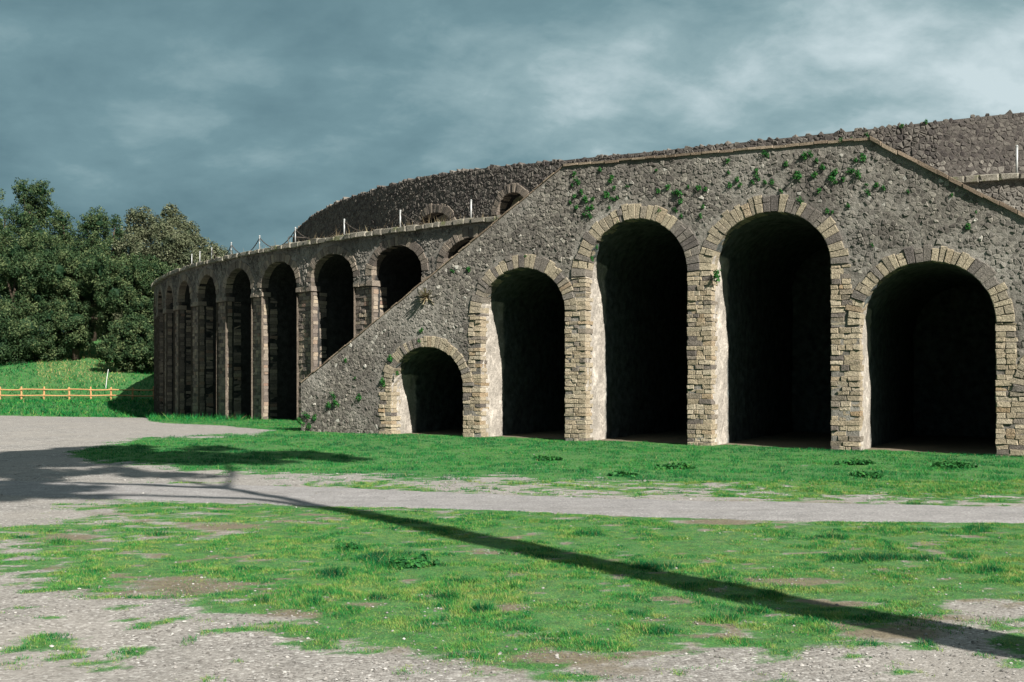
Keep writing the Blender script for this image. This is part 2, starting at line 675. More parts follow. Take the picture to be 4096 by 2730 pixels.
def wall_front(fr, s0, s1, ds, top, bottom, arches, d=0.0):
    """front sheet of a wall with arched openings, in vertical strips"""
    xs = list(np.arange(s0, s1, ds)) + [s1]
    for a in arches:
        xs += [a.sl, a.sr, a.sl + 1e-4, a.sr - 1e-4]
        xs += [a.c + a.a * math.cos(math.pi * i / 28) for i in range(1, 28)]
    xs = sorted(x for x in set(xs) if s0 <= x <= s1)
    V, Fc = [], []

    def lo(s):
        for a in arches:
            if a.sl < s < a.sr:
                return max(bottom(s), a.top(s))
        return bottom(s)
    nv = 5
    for x in xs:
        b_, t_ = lo(x), top(x)
        for k in range(nv + 1):
            V.append(fr.P(x, b_ + (t_ - b_) * k / nv, d))
    for i in range(len(xs) - 1):
        for k in range(nv):
            a = i * (nv + 1) + k
            Fc.append((a, a + nv + 1, a + nv + 2, a + 1))
    return V, Fc


def vault(fr, a, d_front, d_back, base=None, nd=10, wob=0.03, shade_from=1.5):
    """inner surface of an arched chamber and its back wall"""
    pr = a.profile(base=base)
    n = len(pr)
    V, Fc, T = [], [], []
    for k in range(nd + 1):
        t = (k / nd) ** 1.5
        d = d_front + (d_back - d_front) * t
        w = wob * min(1, k)
        for (s, v) in pr:
            V.append(fr.P(s + random.uniform(-w, w), v + (random.uniform(-w, w) if v > a.base + 0.1 else 0), d))
            T.append(max(0.0, min(1.0, (shade_from + d) / 0.8 + 0.5)) * (1.0 if v < a.spring + 0.25 * a.b else 0.25))  # painted shade: darker deeper in and up under the arch
    for k in range(nd):
        for i in range(n - 1):
            q = k * n + i
            Fc.append((q, q + 1, q + n + 1, q + n))
    Fc.append(tuple(range(nd * n, nd * n + n)))
    return V, Fc, T


def voussoirs(fr, a, width, parent, mat, proud=0.03, deep=0.5, split=0.3, tmix=None, lo=0.0, hi=1.0, keep=None):
    """the wedge stones of an arch, each an object of its own"""
    N = 240
    tt = [math.pi * (1 - i / N) for i in range(N + 1)]
    pts = [(a.c + (a.a + 0.2) * math.cos(t), a.spring + (a.b + 0.2) * math.sin(t)) for t in tt]
    acc = [0.0]
    for i in range(N):
        acc.append(acc[-1] + math.hypot(pts[i + 1][0] - pts[i][0], pts[i + 1][1] - pts[i][1]))
    n = max(7, int(acc[-1] / width))
    edges = np.cumsum([0.0] + [random.uniform(0.75, 1.25) for _ in range(n)])
    edges = edges / edges[-1] * acc[-1]
    ang = np.interp(edges, acc, tt)
    for i in range(n):
        if not lo <= (i + 0.5) / n <= hi:
            continue
        t0, t1 = ang[i] - 0.004, ang[i + 1] + 0.004
        mid_s = a.c + a.a * math.cos(0.5 * (t0 + t1))
        mid_v = a.spring + a.b * math.sin(0.5 * (t0 + t1))
        if keep and not keep(mid_s, mid_v):
            continue
        r_out = a.ring * random.uniform(0.70, 0.98)
        r_in = -0.012 + random.uniform(-0.01, 0.015)
        cuts = [r_in, r_out]
        if random.random() < split:
            cuts = [r_in, r_in + (r_out - r_in) * random.uniform(0.35, 0.65), r_out]
        tv = random.random() if tmix is None else tmix()
        for q in range(len(cuts) - 1):
            r0, r1 = cuts[q] + (0.006 if q else 0), cuts[q + 1]
            P = lambda t, r: (a.c + (a.a + r) * math.cos(t), a.spring + (a.b + r) * math.sin(t))
            V, Fc = block(fr, [P(t0, r0), P(t1, r0), P(t1, r1), P(t0, r1)], -deep, proud + random.uniform(-0.012, 0.02), 0.014, 0.006)
            make('voussoir', V, Fc, mat, parent, ftint=min(1, max(0, tv + random.uniform(-0.06, 0.06))))


def courses(fr, s0, s1, v0, v1, h, bw, proud, deep_l, deep_r, tooth_l=0.0, tooth_r=0.0, alt=True):
    """coursed blocks filling a pier face; returns (V, F, tint, mid) pieces. The end blocks run back into the reveal"""
    out = []
    v = v0
    k = 0
    while v < v1 - 0.03:
        hh = min(h * random.uniform(0.82, 1.2), v1 - v)
        a = s0 - (random.uniform(0, tooth_l) if tooth_l else 0)
        b = s1 + (random.uniform(0, tooth_r) if tooth_r else 0)
        n = max(1, int(round((b - a) / (bw * random.uniform(0.8, 1.3)))))
        ed = np.cumsum([0.0] + [random.uniform(0.65, 1.35) for _ in range(n)])
        ed = a + ed / ed[-1] * (b - a)
        for i in range(n):
            g = 0.0045
            dl = 0.30
            if i == 0 and deep_l:
                dl = max(dl, deep_l * (random.uniform(0.55, 0.8) if k % 2 else random.uniform(0.8, 1.1)))
            if i == n - 1 and deep_r:
                dl = max(dl, deep_r * (random.uniform(0.35, 0.6) if k % 2 else random.uniform(0.7, 1.1)))
            e0 = ed[i] + (g if i else random.uniform(-0.03, -0.006))
            e1 = ed[i + 1] - (g if i < n - 1 else random.uniform(-0.034, -0.008))
            if not alt:
                dl = deep_r * random.uniform(0.93, 1.05)
            pr = proud + random.uniform(-0.02, 0.02)
            if random.random() < 0.045:
                pr -= 0.05
            V, Fc = block(fr, [(e0, v + g), (e1, v + g), (e1, v + hh - g), (e0, v + hh - g)], -dl, pr, 0.014, 0.011)
            out.append((V, Fc, random.random(), (0.5 * (e0 + e1), v + hh / 2), (e1 - e0) * hh))
        v += hh
        k += 1
    return out


def size_px(V, extent):
    return extent * (F_PX / max(3.0, V[0][1])) ** 2


def emit(pieces, limit, name, mass_name, mat, parent_of, mass_parent, smooth=False):
    """the largest pieces become objects, the rest one joined part"""
    pieces = sorted(pieces, key=lambda p: -size_px(p[0], p[4]))
    for p in pieces[:limit]:
        make(name, p[0], p[1], mat, parent_of(p) or mass_parent, smooth, ftint=p[2])
    if len(pieces) > limit:
        bag = Bag()
        for p in pieces[limit:]:
            bag.add(p[0], p[1], p[2])
        tag(bag.build(mass_name, mat, mass_parent, smooth), kind='stuff')


# ------------------------------------------------------------------ ground cover map (from the photograph's outlines, unprojected)
GX0, GX1, GY0, GY1, GS = -700, 4900, 1340, 3900, 5
gw, gh = (GX1 - GX0) // GS, (GY1 - GY0) // GS
gpx, gpy = np.meshgrid(np.arange(gw) * GS + GX0, np.arange(gh) * GS + GY0)


def sdf(poly):
    d2 = np.full(gpx.shape, 1e12)
    ins = np.zeros(gpx.shape, bool)
    n = len(poly)
    yk = 3.2                                    # a pixel of height covers more ground than one of width
    for i in range(n):
        ax, ay = poly[i]
        bx, by = poly[(i + 1) % n]
        ex, ey = bx - ax, (by - ay) * yk
        wx, wy = gpx - ax, (gpy - ay) * yk
        t = np.clip((wx * ex + wy * ey) / (ex * ex + ey * ey + 1e-9), 0, 1)
        d2 = np.minimum(d2, (wx - ex * t) ** 2 + (wy - ey * t) ** 2)
        if ay != by:
            c = ((ay > gpy) != (by > gpy)) & (gpx < (bx - ax) * (gpy - ay) / (by - ay) + ax)
            ins ^= c
    return np.where(ins, 1, -1) * np.sqrt(d2)


LAWN_B = [(1145, 1722), (1000, 1745), (620, 1758), (480, 1772), (360, 1795), (300, 1830), (420, 1850), (640, 1858), (800, 1880), (1000, 1890),
          (1300, 1903), (1700, 1908), (2100, 1912), (2600, 1930), (3200, 1955), (4096, 1990), (5600, 2040), (5600, 1640), (1145, 1640)]
SPECK = [(900, 1880), (1300, 1900), (2100, 1908), (3200, 1950), (4096, 1985), (5600, 2030), (5600, 2060), (4096, 2022), (3000, 2001), (2048, 1975), (1200, 1938)]
STRIP = [(600, 1684), (660, 1692), (900, 1703), (1080, 1720), (1180, 1728), (1300, 1728), (1300, 1600), (600, 1600)]
FIELD = [(-3000, 1658), (0, 1662), (350, 1668), (660, 1672), (660, 1200), (-3000, 1200)]
LAWN_A = [(520, 2030), (900, 2024), (1400, 2020), (2048, 2022), (2700, 2040), (3000, 2052), (3500, 2058), (5600, 2066), (5600, 2468), (4300, 2448),
          (4050, 2433), (3800, 2468), (3620, 2488), (3400, 2538), (3100, 2548), (2950, 2573), (2700, 2638), (2300, 2660), (1950, 2638), (1700, 2578),
          (1400, 2548), (1150, 2488), (1000, 2448), (900, 2420), (700, 2378), (480, 2348), (300, 2310), (140, 2283), (60, 2185), (220, 2150),
          (600, 2142), (860, 2125), (760, 2095), (600, 2080)]
SOIL = [(760, 2345, 300, 45), (900, 2108, 260, 24), (2900, 2088, 260, 14), (3180, 2325, 300, 20), (2020, 2435, 190, 24), (3560, 2535, 230, 40),
        (2250, 2630, 260, 36), (1450, 2420, 120, 20), (300, 2150, 160, 18), (3400, 2420, 160, 20), (1200, 2460, 140, 20)]
cA, cB, cS, cT, cF = sdf(LAWN_A), sdf(LAWN_B), sdf(SPECK), sdf(STRIP), sdf(FIELD)
cover_map = np.zeros(gpx.shape)
for d, w in ((cA, 330.0), (cB, 60.0), (cT, 18.0), (cF, 14.0)):
    cover_map = np.maximum(cover_map, np.clip(0.5 + d / (2 * w), 0, 1))
cover_map = np.maximum(cover_map, np.clip(0.5 + cS / 60, 0, 1) * (0.27 + 0.20 * sstep(1300, 3400, gpx)))
speck_map = np.clip(0.5 + cS / 60, 0, 1)
soil_map = np.zeros(gpx.shape)
for (x, y, rx, ry) in SOIL:
    soil_map = np.maximum(soil_map, np.clip(1.25 - np.hypot((gpx - x) / rx, (gpy - y) / ry), 0, 1))
PATH_TOP = [(-900, 1915), (0, 1925), (700, 1932), (1200, 1945), (1650, 1962), (2048, 1979), (2500, 1994), (3000, 2005), (4096, 2026), (5400, 2046)]
PATH_BOT = [(-900, 1975), (0, 1985), (700, 2010), (1200, 2026), (1650, 2036), (2048, 2049), (2500, 2072), (3000, 2090), (4096, 2098), (5400, 2108)]


def sample(mp, X, Y):
    px, py = to_px(X, Y, ground_z(X, Y))
    fx = np.clip((px - GX0) / GS, 0, gw - 1.001)
    fy = np.clip((py - GY0) / GS, 0, gh - 1.001)
    xi, yi = fx.astype(int), fy.astype(int)
    ax, ay = fx - xi, fy - yi
    return (mp[yi, xi] * (1 - ax) + mp[yi, xi + 1] * ax) * (1 - ay) + (mp[yi + 1, xi] * (1 - ax) + mp[yi + 1, xi + 1] * ax) * ay


def cover(X, Y):
    """share of ground under grass, 0 to 1"""
    c = sample(cover_map, X, Y)
    back = Y < 4.6
    c = np.where(back, 0.22, c)
    c = np.where(Y > 120, 1.0, c)
    n = fbm(X * 1.1, Y * 1.1, 5, 0.62)
    n2 = fbm(X * 4.5 + 31, Y * 4.5, 3, 0.6)
    n3 = fbm(X * 3.0 + 8, Y * 7.0 + 3, 3, 0.65)
    nr = 1 - sstep(24, 50, Y)
    v = c + (n - 0.5) * 1.3 * (0.25 + 0.75 * nr) + (n2 - 0.5) * 1.1 * nr + (n3 - 0.5) * 0.8 * nr
    sp = sstep(0.04, 0.16, sample(speck_map, X, Y))
    v = v + sp * ((fbm(X * 7 + 5, Y * 12, 3, 0.7) - 0.5) * 1.5 + (fbm(X * 2.2 + 77, Y * 3 + 5, 2) - 0.5) * 0.5)
    lim = np.where(c < 0.02, 0.0, 1.0)
    iso = sstep(0.60, 0.68, fbm(X * 3.3 + 50, Y * 3.3 + 20, 4, 0.6) + 0.10 * (fbm(X * 0.5, Y * 0.5 + 9, 2) - 0.5) + 0.05 * sstep(-0.5, 1.0, X * 0 + c)) * (Y < 13) * 0.75     # stray patches on the gravel
    out = np.maximum(np.where(Y < 17, sstep(0.06, 0.80, v), sstep(0.26, 0.56, v)) * lim, iso)
    out = out * (1 - 0.85 * worn(X, Y))
    ds = (X - O0[0]) * NI[0] + (Y - O0[1]) * NI[1]
    al = (X - O0[0]) * U[0] + (Y - O0[1]) * U[1]
    out = out * ~((ds > 0.7) & (ds < 30) & (al > -13.08))
    return out * (1 - 0.8 * sstep(0.25, 0.8, sample(soil_map, X, Y) + (n - 0.5) * 1.0 + (n2 - 0.5) * 0.5))


def worn(X, Y):
    """small worn spots in the near lawn"""
    return sstep(0.62, 0.72, fbm(X * 3.4 + 90, Y * 4.2 + 40, 4, 0.65)) * (Y < 18)


def soilness(X, Y):
    n = fbm(X * 1.6 + 12, Y * 2.4 + 7, 4, 0.6)
    ds = (X - O0[0]) * NI[0] + (Y - O0[1]) * NI[1]
    al = (X - O0[0]) * U[0] + (Y - O0[1]) * U[1]
    return np.clip(1.0 * ((ds > 0.3) & (ds < 12) & (al > -13) & (al < 17)) + sample(soil_map, X, Y) + 0.8 * worn(X, Y) * sstep(0.3, 0.6, sample(cover_map, X, Y)) + sstep(0.48, 0.62, n) * 0.55 * (Y < 17) * sstep(0.02, 0.3, sample(cover_map, X, Y)), 0, 1)


# ------------------------------------------------------------------ ground sheet and path
def ground_material():
    b = MatB('gravel_and_soil')
    cov = b.attr('cover')
    soil = b.attr('soil')
    fine = b.voronoi(48, 'F1', 1)
    sep = b.node('ShaderNodeSeparateColor')
    b.L.new(fine, sep.inputs[0])
    fine_v = sep.outputs[0]
    n1 = b.noise(3.0, 6, 0.65)
    n2 = b.noise(60, 4, 0.7)
    n3 = b.noise(0.5, 4, 0.6)
    grav = b.ramp(fine_v, [(0.0, (0.13, 0.12, 0.112)), (0.3, (0.235, 0.222, 0.208)), (0.7, (0.325, 0.308, 0.29)), (0.92, (0.40, 0.382, 0.36)), (1.0, (0.64, 0.62, 0.60))])
    grav = b.mix(1.0, grav, b.ramp(n1, [(0.28, 0.72), (0.72, 1.2)]), 'MULTIPLY')
    grav = b.mix(b.ramp(n3, [(0.40, 0.0), (0.64, 0.5)]), grav, (0.33, 0.305, 0.275))
    grav = b.mix(b.ramp(n2, [(0.35, 0.25), (0.6, 0.0)]), grav, (0.10, 0.09, 0.08))
    earth = b.ramp(b.noise(22, 7, 0.7), [(0.3, (0.080, 0.064, 0.042)), (0.55, (0.165, 0.138, 0.092)), (0.75, (0.28, 0.245, 0.175))])
    turf = b.ramp(b.noise(48, 6, 0.8), [(0.32, (0.010, 0.060, 0.014)), (0.5, (0.036, 0.165, 0.032)), (0.66, (0.135, 0.245, 0.066))])
    c = b.mix(b.ramp(b.math('ADD', soil, b.math('MULTIPLY', b.math('SUBTRACT', b.noise(9, 6, 0.7), 0.5), 0.9)), [(0.3, 0.0), (0.85, 0.9)]), grav, earth)
    turf = b.mix(1.0, turf, b.ramp(b.noise(8, 5, 0.7), [(0.3, 0.5), (0.7, 1.3)]), 'MULTIPLY')
    c = b.mix(b.ramp(b.math('ADD', cov, b.math('MULTIPLY', b.math('SUBTRACT', b.noise(11, 7, 0.78), 0.5), 1.5)), [(0.28, 0.0), (0.60, 0.92)]), c, turf)
    h = b.math('ADD', b.math('MULTIPLY', b.voronoi(48, 'F1', 0), -0.7), b.noise(18, 6, 0.7))
    b.bump(h, 0.5, 0.012)
    return b.done(c, 0.95)


def path_material():
    b = MatB('rolled_gravel')
    fine = b.voronoi(55, 'F1', 1)
    sep = b.node('ShaderNodeSeparateColor')
    b.L.new(fine, sep.inputs[0])
    c = b.ramp(sep.outputs[0], [(0.0, (0.19, 0.182, 0.182)), (0.5, (0.275, 0.264, 0.262)), (0.9, (0.325, 0.314, 0.31)), (1.0, (0.48, 0.47, 0.46))])
    c = b.mix(1.0, c, b.ramp(b.noise(2.4, 6, 0.65), [(0.28, 0.8), (0.72, 1.15)]), 'MULTIPLY')
    c = b.mix(b.ramp(b.noise(0.8, 5, 0.6, 0, (0.4, 1.4, 1)), [(0.5, 0.0), (0.7, 0.35)]), c, (0.155, 0.145, 0.13))
    b.bump(b.voronoi(55, 'F1', 0), 0.5, 0.012)
    return b.done(c, 0.95)


M['ground'] = ground_material()
M['path'] = path_material()


def spaced(segs):
    out = []
    for a, b_, st in segs:
        out += list(np.arange(a, b_, st))
    out.append(segs[-1][1])
    return np.array(out)


gxs = spaced([(-2500, -300, 200), (-300, -60, 12), (-60, -22, 1.0), (-22, 22, 0.19), (22, 60, 1.5), (60, 300, 15), (300, 2500, 200)])
gys = spaced([(-1500, -100, 150), (-100, -10, 6), (-10, 4, 0.7), (4, 17, 0.12), (17, 26, 0.10), (26, 48, 0.3), (48, 125, 0.9), (125, 400, 12), (400, 4000, 300)])
GX, GY = np.meshgrid(gxs, gys)
GZ = ground_z(GX, GY)
nx, ny = len(gxs), len(gys)
ii = np.arange(nx * ny).reshape(ny, nx)
quads = np.stack([ii[:-1, :-1].ravel(), ii[:-1, 1:].ravel(), ii[1:, 1:].ravel(), ii[1:, :-1].ravel()], 1)
ground = make_np('ground', np.stack([GX.ravel(), GY.ravel(), GZ.ravel()], 1), quads, 4, M['ground'], smooth=True)
tag(ground, 'gravel and bare soil ground with worn lawn', kind='structure')
for nm, arr in (('cover', cover(GX.ravel(), GY.ravel())), ('soil', soilness(GX.ravel(), GY.ravel()))):
    at = ground.data.attributes.new(nm, 'FLOAT', 'POINT')
    at.data.foreach_set('value', arr.astype(np.float32))

pv, pf = [], []
pxs = np.linspace(-800, 5300, 170)
tp = np.interp(pxs, [p[0] for p in PATH_TOP], [p[1] for p in PATH_TOP])
bt = np.interp(pxs, [p[0] for p in PATH_BOT], [p[1] for p in PATH_BOT])
NPR = 12
for i, x in enumerate(pxs):
    y0 = tp[i] + 3.0 * (vnoise(np.array([i * 0.9]), np.array([3.3]))[0] - 0.5) * 2
    y1 = bt[i] + 4.0 * (vnoise(np.array([i * 0.8]), np.array([8.3]))[0] - 0.5) * 2
    a, c_ = ground_at(x, y0), ground_at(x, y1)
    for k in range(NPR + 1):
        q = a.lerp(c_, k / NPR)
        e = min(k, NPR - k)
        pv.append((q.x, q.y, gz(q.x, q.y) + (0.010 if e > 0 else -0.012)))
for i in range(len(pxs) - 1):
    for k in range(NPR):
        q = i * (NPR + 1) + k
        pf.append((q, q + 1, q + NPR + 2, q + NPR + 1))
tag(make('path', pv, pf, M['path'], smooth=True), 'grey rolled gravel path crossing the lawn', kind='structure')


# ------------------------------------------------------------------ the double staircase building (trapezoid front, arched vaults)
stair = empty('staircase_building', FL.P(2.0, 0.0, 0.0))
tag(stair, 'trapezoid stone staircase building with sloping sides and a row of tall black arches', 'building')
S_L, S_R = -13.08, 17.05
T_L, T_R = -2.46, 6.82


def stair_top(s):
    if s < T_L:
        return 1.73 + (s - S_L) * (8.56 - 1.73) / (T_L - S_L)
    if s > T_R:
        return 8.39 - (s - T_R) * (8.39 - 1.95) / (S_R - T_R)
    return 8.56 + (s - T_L) * (8.39 - 8.56) / (T_R - T_L)


def back_d(s):
    return -(4.15 + (s - 2.3) ** 2 / (2 * RAD))


BASE = -0.35
#                 left jamb            right jamb           spring crown
ST = [Arch(FL.s_of(1564), FL.s_of(1855), 1.62, 2.95, BASE, 0.42, 4.8),
      Arch(FL.s_of(1923), FL.s_of(2262), 4.02, 5.43, BASE, 0.46, 9.0),
      Arch(FL.s_of(2342), FL.s_of(2752), 5.05, 6.72, BASE, 0.52, 9.0),
      Arch(FL.s_of(2845), FL.s_of(3326), 5.05, 6.63, BASE, 0.52, 9.0),
      Arch(FL.s_of(3438), FL.s_of(3986), 3.35, 5.01, BASE, 0.46, 9.0),
      Arch(10.62, 13.55, 1.45, 2.80, BASE, 0.42, 4.8)]
V, Fc = wall_front(FL, S_L, S_R, 0.6, stair_top, lambda s: BASE, ST)
make('front_wall', V, Fc, M['mortar'], stair, ftint=0.5)
# ramps and landing on top, end walls
V, Fc = [], []
xs = sorted(set(list(np.arange(S_L, S_R, 0.45)) + [T_L, T_R, S_R]))
for x in xs:
    for d in (0.0, back_d(x)):
        V.append(FL.P(x, stair_top(x) - 0.02, d))
for i in range(len(xs) - 1):
    Fc.append((2 * i, 2 * i + 1, 2 * i + 3, 2 * i + 2))
for x in (S_L, S_R):
    b0 = len(V)
    V += [FL.P(x, BASE, 0), FL.P(x, BASE, back_d(x)), FL.P(x, stair_top(x) - 0.02, back_d(x)), FL.P(x, stair_top(x) - 0.02, 0)]
    Fc.append((b0, b0 + 1, b0 + 2, b0 + 3))
make('stair_ramp', V, Fc, M['mortar'], stair, ftint=0.5)
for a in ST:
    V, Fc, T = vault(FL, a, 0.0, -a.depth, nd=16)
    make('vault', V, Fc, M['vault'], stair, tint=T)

# piers of coursed tuff blocks between the arches: (s0, s1, v0, v1, depth into left / right reveal, toothing)
A_, B_, C_, D_, E_, G_ = ST
zones = [[(A_.sl - 0.42, A_.sl, BASE, 1.60, 0, 0.5, 0.10, 0)],
         [(A_.sr, B_.sl, BASE, 1.62, 0.5, 0.5, 0, 0), (B_.sl - 0.30, B_.sl, 1.62, 2.1, 0, 0.5, 0.02, 0), (B_.sl - 0.40, B_.sl, 2.1, 4.0, 0, 0.5, 0.09, 0)],
         [(B_.sr, C_.sl, BASE, 4.02, 0.5, 0.5, 0, 0), (C_.sl - 0.30, C_.sl, 4.02, 4.6, 0, 0.5, 0.03, 0), (C_.sl - 0.42, C_.sl, 4.6, 5.03, 0, 0.5, 0.06, 0)],
         [(C_.sr, D_.sl, BASE, 5.03, 0.5, 0.5, 0, 0)],
         [(D_.sr, E_.sl, BASE, 3.33, 0.5, 0.45, 0, 0), (D_.sr, E_.sl - 0.42, 3.33, 3.9, 0.5, 0, 0, 0.05), (D_.sr, D_.sr + 0.48, 3.9, 5.03, 0.5, 0, 0, 0.10)],
         [(E_.sr, G_.sl, BASE, 1.45, 0.5, 0.5, 0, 0), (E_.sr, E_.sr + 0.40, 1.45, 3.33, 0.5, 0, 0, 0.08)],
         [(G_.sr, G_.sr + 0.42, BASE, 1.45, 0.5, 0, 0, 0.1)]]
all_b = []
for zi, zs in enumerate(zones):
    s0, s1 = zs[0][0] + 0.03, zs[0][1] - 0.03
    v1 = zs[0][3]
    Vq, Fq = block(FL, [(s0, BASE), (s1, BASE), (s1, v1), (s0, v1)], -0.35, 0.004, 0.01, 0)
    pier = make('pier', Vq, Fq, M['mortar'], stair, ftint=0.5)
    for (a, b, v0, v1, dl, dr, tl, tr) in zs:
        for p in courses(FL, a, b, v0, v1, 0.136, 0.25, 0.024, dl, dr, tl, tr):
            all_b.append(p + (pier,))
emit(all_b, 300, 'brick', 'brick_courses', M['tuff'], lambda p: p[5], stair)


def vt():
    r = random.random()
    return random.uniform(0.0, 0.28) if r < 0.30 else (random.uniform(0.35, 0.85) if r < 0.93 else random.uniform(0.9, 1.0))


for k, a in enumerate(ST):
    voussoirs(FL, a, (0.145, 0.185, 0.20, 0.20, 0.185, 0.15)[k], stair, M['voussoir'], 0.04, 0.5, 0.25, vt,
              lo=0.0, hi=1.0 if k < 5 else 0.6)


def stair_ok(s, v):
    if v > stair_top(s) - 0.13 or v < BASE + 0.25 or s < S_L + 0.06 or s > S_R - 0.1:
        return False
    for a in ST:
        if v > a.spring - 0.05 and a.inside(s, v, a.ring + 0.05):
            return False
        if v <= a.spring and a.sl - 0.03 < s < a.sr + 0.03:
            return False
    for zs in zones:
        for (a, b, v0, v1, *_r) in zs:
            if a - 0.05 < s < b + 0.05 and v0 - 0.02 <= v < v1 + 0.03:
                return False
    return True


rub = []
for poly in cells(S_L, 13.6, BASE, 8.6, 0.108, stair_ok, 0.008, 0.46):
    cs = sum(p[0] for p in poly) / len(poly)
    cv = sum(p[1] for p in poly) / len(poly)
    ext = max(p[0] for p in poly) - min(p[0] for p in poly)
    # the right half is smeared with mortar, the left slope is bare stone
    bury = 0.55 * (1 / (1 + math.exp(-(cs - 5.5) * 0.7))) + 0.25 * (float(fbm(np.array([cs * 0.5]), np.array([cv * 0.5 + 7]), 3)[0]) - 0.35)
    if random.random() < bury * 0.75:
        prot = random.uniform(-0.004, 0.009)
    else:
        prot = random.uniform(0.003, 0.020) if random.random() < 0.8 else random.uniform(0.015, 0.034)
    if random.random() < 0.05 + bury * 0.22:
        continue
    Vs, Fs = stone(FL, poly, prot)
    t = random.random() ** 1.1 * 0.9
    if random.random() < 0.035:
        t = random.uniform(0.9, 1.0)
    rub.append((Vs, Fs, t, (cs, cv), ext * ext))
emit(rub, 300, 'rubble_stone', 'rubble_masonry', M['rubble'], lambda p: stair, stair)


def coping(fr, pts, th, out, ln, name, parent, mat, deep=0.35):
    for (a, b) in zip(pts[:-1], pts[1:]):
        L_ = math.hypot(b[0] - a[0], b[1] - a[1])
        n = max(1, int(L_ / ln))
        ed = np.cumsum([0.0] + [random.uniform(0.7, 1.3) for _ in range(n)])
        ed /= ed[-1]
        for i in range(n):
            p = [a[0] + (b[0] - a[0]) * ed[i], a[1] + (b[1] - a[1]) * ed[i]]
            q = [a[0] + (b[0] - a[0]) * ed[i + 1], a[1] + (b[1] - a[1]) * ed[i + 1]]
            w = th * random.uniform(0.85, 1.15)
            j = random.uniform(-0.016, 0.014)
            Vb, Fb = block(fr, [(p[0], p[1] + j - w), (q[0], q[1] + j - w), (q[0], q[1] + j), (p[0], p[1] + j)], -deep, out + random.uniform(-0.02, 0.015), 0.012, 0.006)
            make(name, Vb, Fb, mat, parent, ftint=random.random())


coping(FL, [(S_L, 1.74), (T_L, 8.59)], 0.05, 0.045, 0.35, 'coping_stone', stair, M['coping'])
coping(FL, [(T_L, 8.60), (T_R, 8.44)], 0.07, 0.07, 0.4, 'coping_stone', stair, M['coping'])
coping(FL, [(T_R, 8.46), (S_R, 2.02)], 0.11, 0.09, 0.45, 'coping_stone', stair, M['coping'])

# ------------------------------------------------------------------ the outer arcade
arc = empty('arcade_wall', RA.P(-20, -0.2, 0))
tag(arc, 'curved shaded stone arcade wall of tall arches on narrow block piers left of the staircase', 'arcade', kind='thing')
IMP = 5.80
CB = 7.74
edges_px = [(1415, 1487), (1187, 1244), (1005, 1046), (865, 902), (763, 792), (694, 713), (652, 664)]
piers = [(RA.s_of(a), RA.s_of(b)) for a, b in edges_px]
P0 = (RA.s_of(1689), RA.s_of(1689) + 1.1)
piers = [P0] + piers
while piers[-1][0] > -60:
    a, b = piers[-1]
    piers.append((a - 3.95, b - 3.95))
piers.insert(0, (P0[0] + 4.1, P0[1] + 4.1))          # mostly behind the staircase
arcs = []
for (r, l) in zip(piers[:-1], piers[1:]):
    arcs.append(Arch(l[1], r[0], 6.12, 7.24, -0.9, 0.44, 3.2))
SA0, SA1 = -62.0, 24.0
V, Fc = wall_front(RA, SA0, SA1, 0.5, lambda s: CB + 0.05, lambda s: IMP if s < piers[0][1] else (6.85 if s < 9.6 else -0.9), arcs)
make('spandrel_wall', V, Fc, M['mortar'], arc, ftint=0.5)
for k, a in enumerate(arcs):
    V, Fc, T = vault(RA, a, 0.0, -a.depth, base=-0.9, nd=9, wob=0.006, shade_from=0.2)
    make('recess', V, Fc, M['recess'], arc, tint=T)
ab = []
imps = []
for k, (a, b) in enumerate(piers):
    Vq, Fq = block(RA, [(a + 0.03, -0.9), (b - 0.03, -0.9), (b - 0.03, IMP + 0.02), (a + 0.03, IMP + 0.02)], -1.2, -0.13, 0.01, 0)
    pier = make('pier', Vq, Fq, M['dark_mortar'], arc, ftint=0.5)
    # underside of the arch springers and impost slabs
    n = 3
    ed = np.linspace(a - 0.07, b + 0.07, n + 1)
    for i in range(n):
        Vb, Fb = block(RA, [(ed[i] + 0.005, IMP - 0.10), (ed[i + 1] - 0.005, IMP - 0.10), (ed[i + 1] - 0.005, IMP + 0.12), (ed[i] + 0.005, IMP + 0.12)], -0.45, 0.012 + random.uniform(-0.02, 0.02), 0.02, 0.012)
        make('impost_stone', Vb, Fb, M['old_brick'], arc, ftint=random.uniform(0.3, 0.7))
    if k > 9:
        continue
    for p in courses(RA, a, b, -0.7, IMP - 0.12, 0.165, 0.30, -0.10, 0.34, 0.34, alt=False):
        ab.append(p + (pier,))


class Reveal:
    """the side of a pier facing right: s runs into the depth, d out into the opening"""
    def __init__(self, edge):
        self.e = edge

    def P(self, s, v, d):
        return RA.P(self.e + d, v, -s)


for k, (a, b) in enumerate(piers[1:8]):
    for p in courses(Reveal(b), 0.46, 0.80, -0.7, IMP - 0.12, 0.165, 0.32, 0.012, 0.1, 0.1, alt=False):
        ab.append(p + (None,))
emit(ab, 300, 'brick', 'brick_courses', M['old_brick'], lambda p: p[5], arc)
for k, a in enumerate(arcs[:10]):
    voussoirs(RA, a, 0.23, arc, M['old_brick'], 0.03, 0.35, 0.1, lambda: random.uniform(0.1, 0.75), 0.0, 1.0)


def arc_ok(s, v):
    if v > CB - 0.05 or v < IMP + 0.16:
        return False
    if piers[0][1] < s < 6.0:
        return False
    for a in arcs:
        if a.inside(s, v, a.ring + 0.04) and v > a.spring - 0.03:
            return False
        if v <= a.spring and a.sl - 0.03 < s < a.sr + 0.03:
            return False
    return True


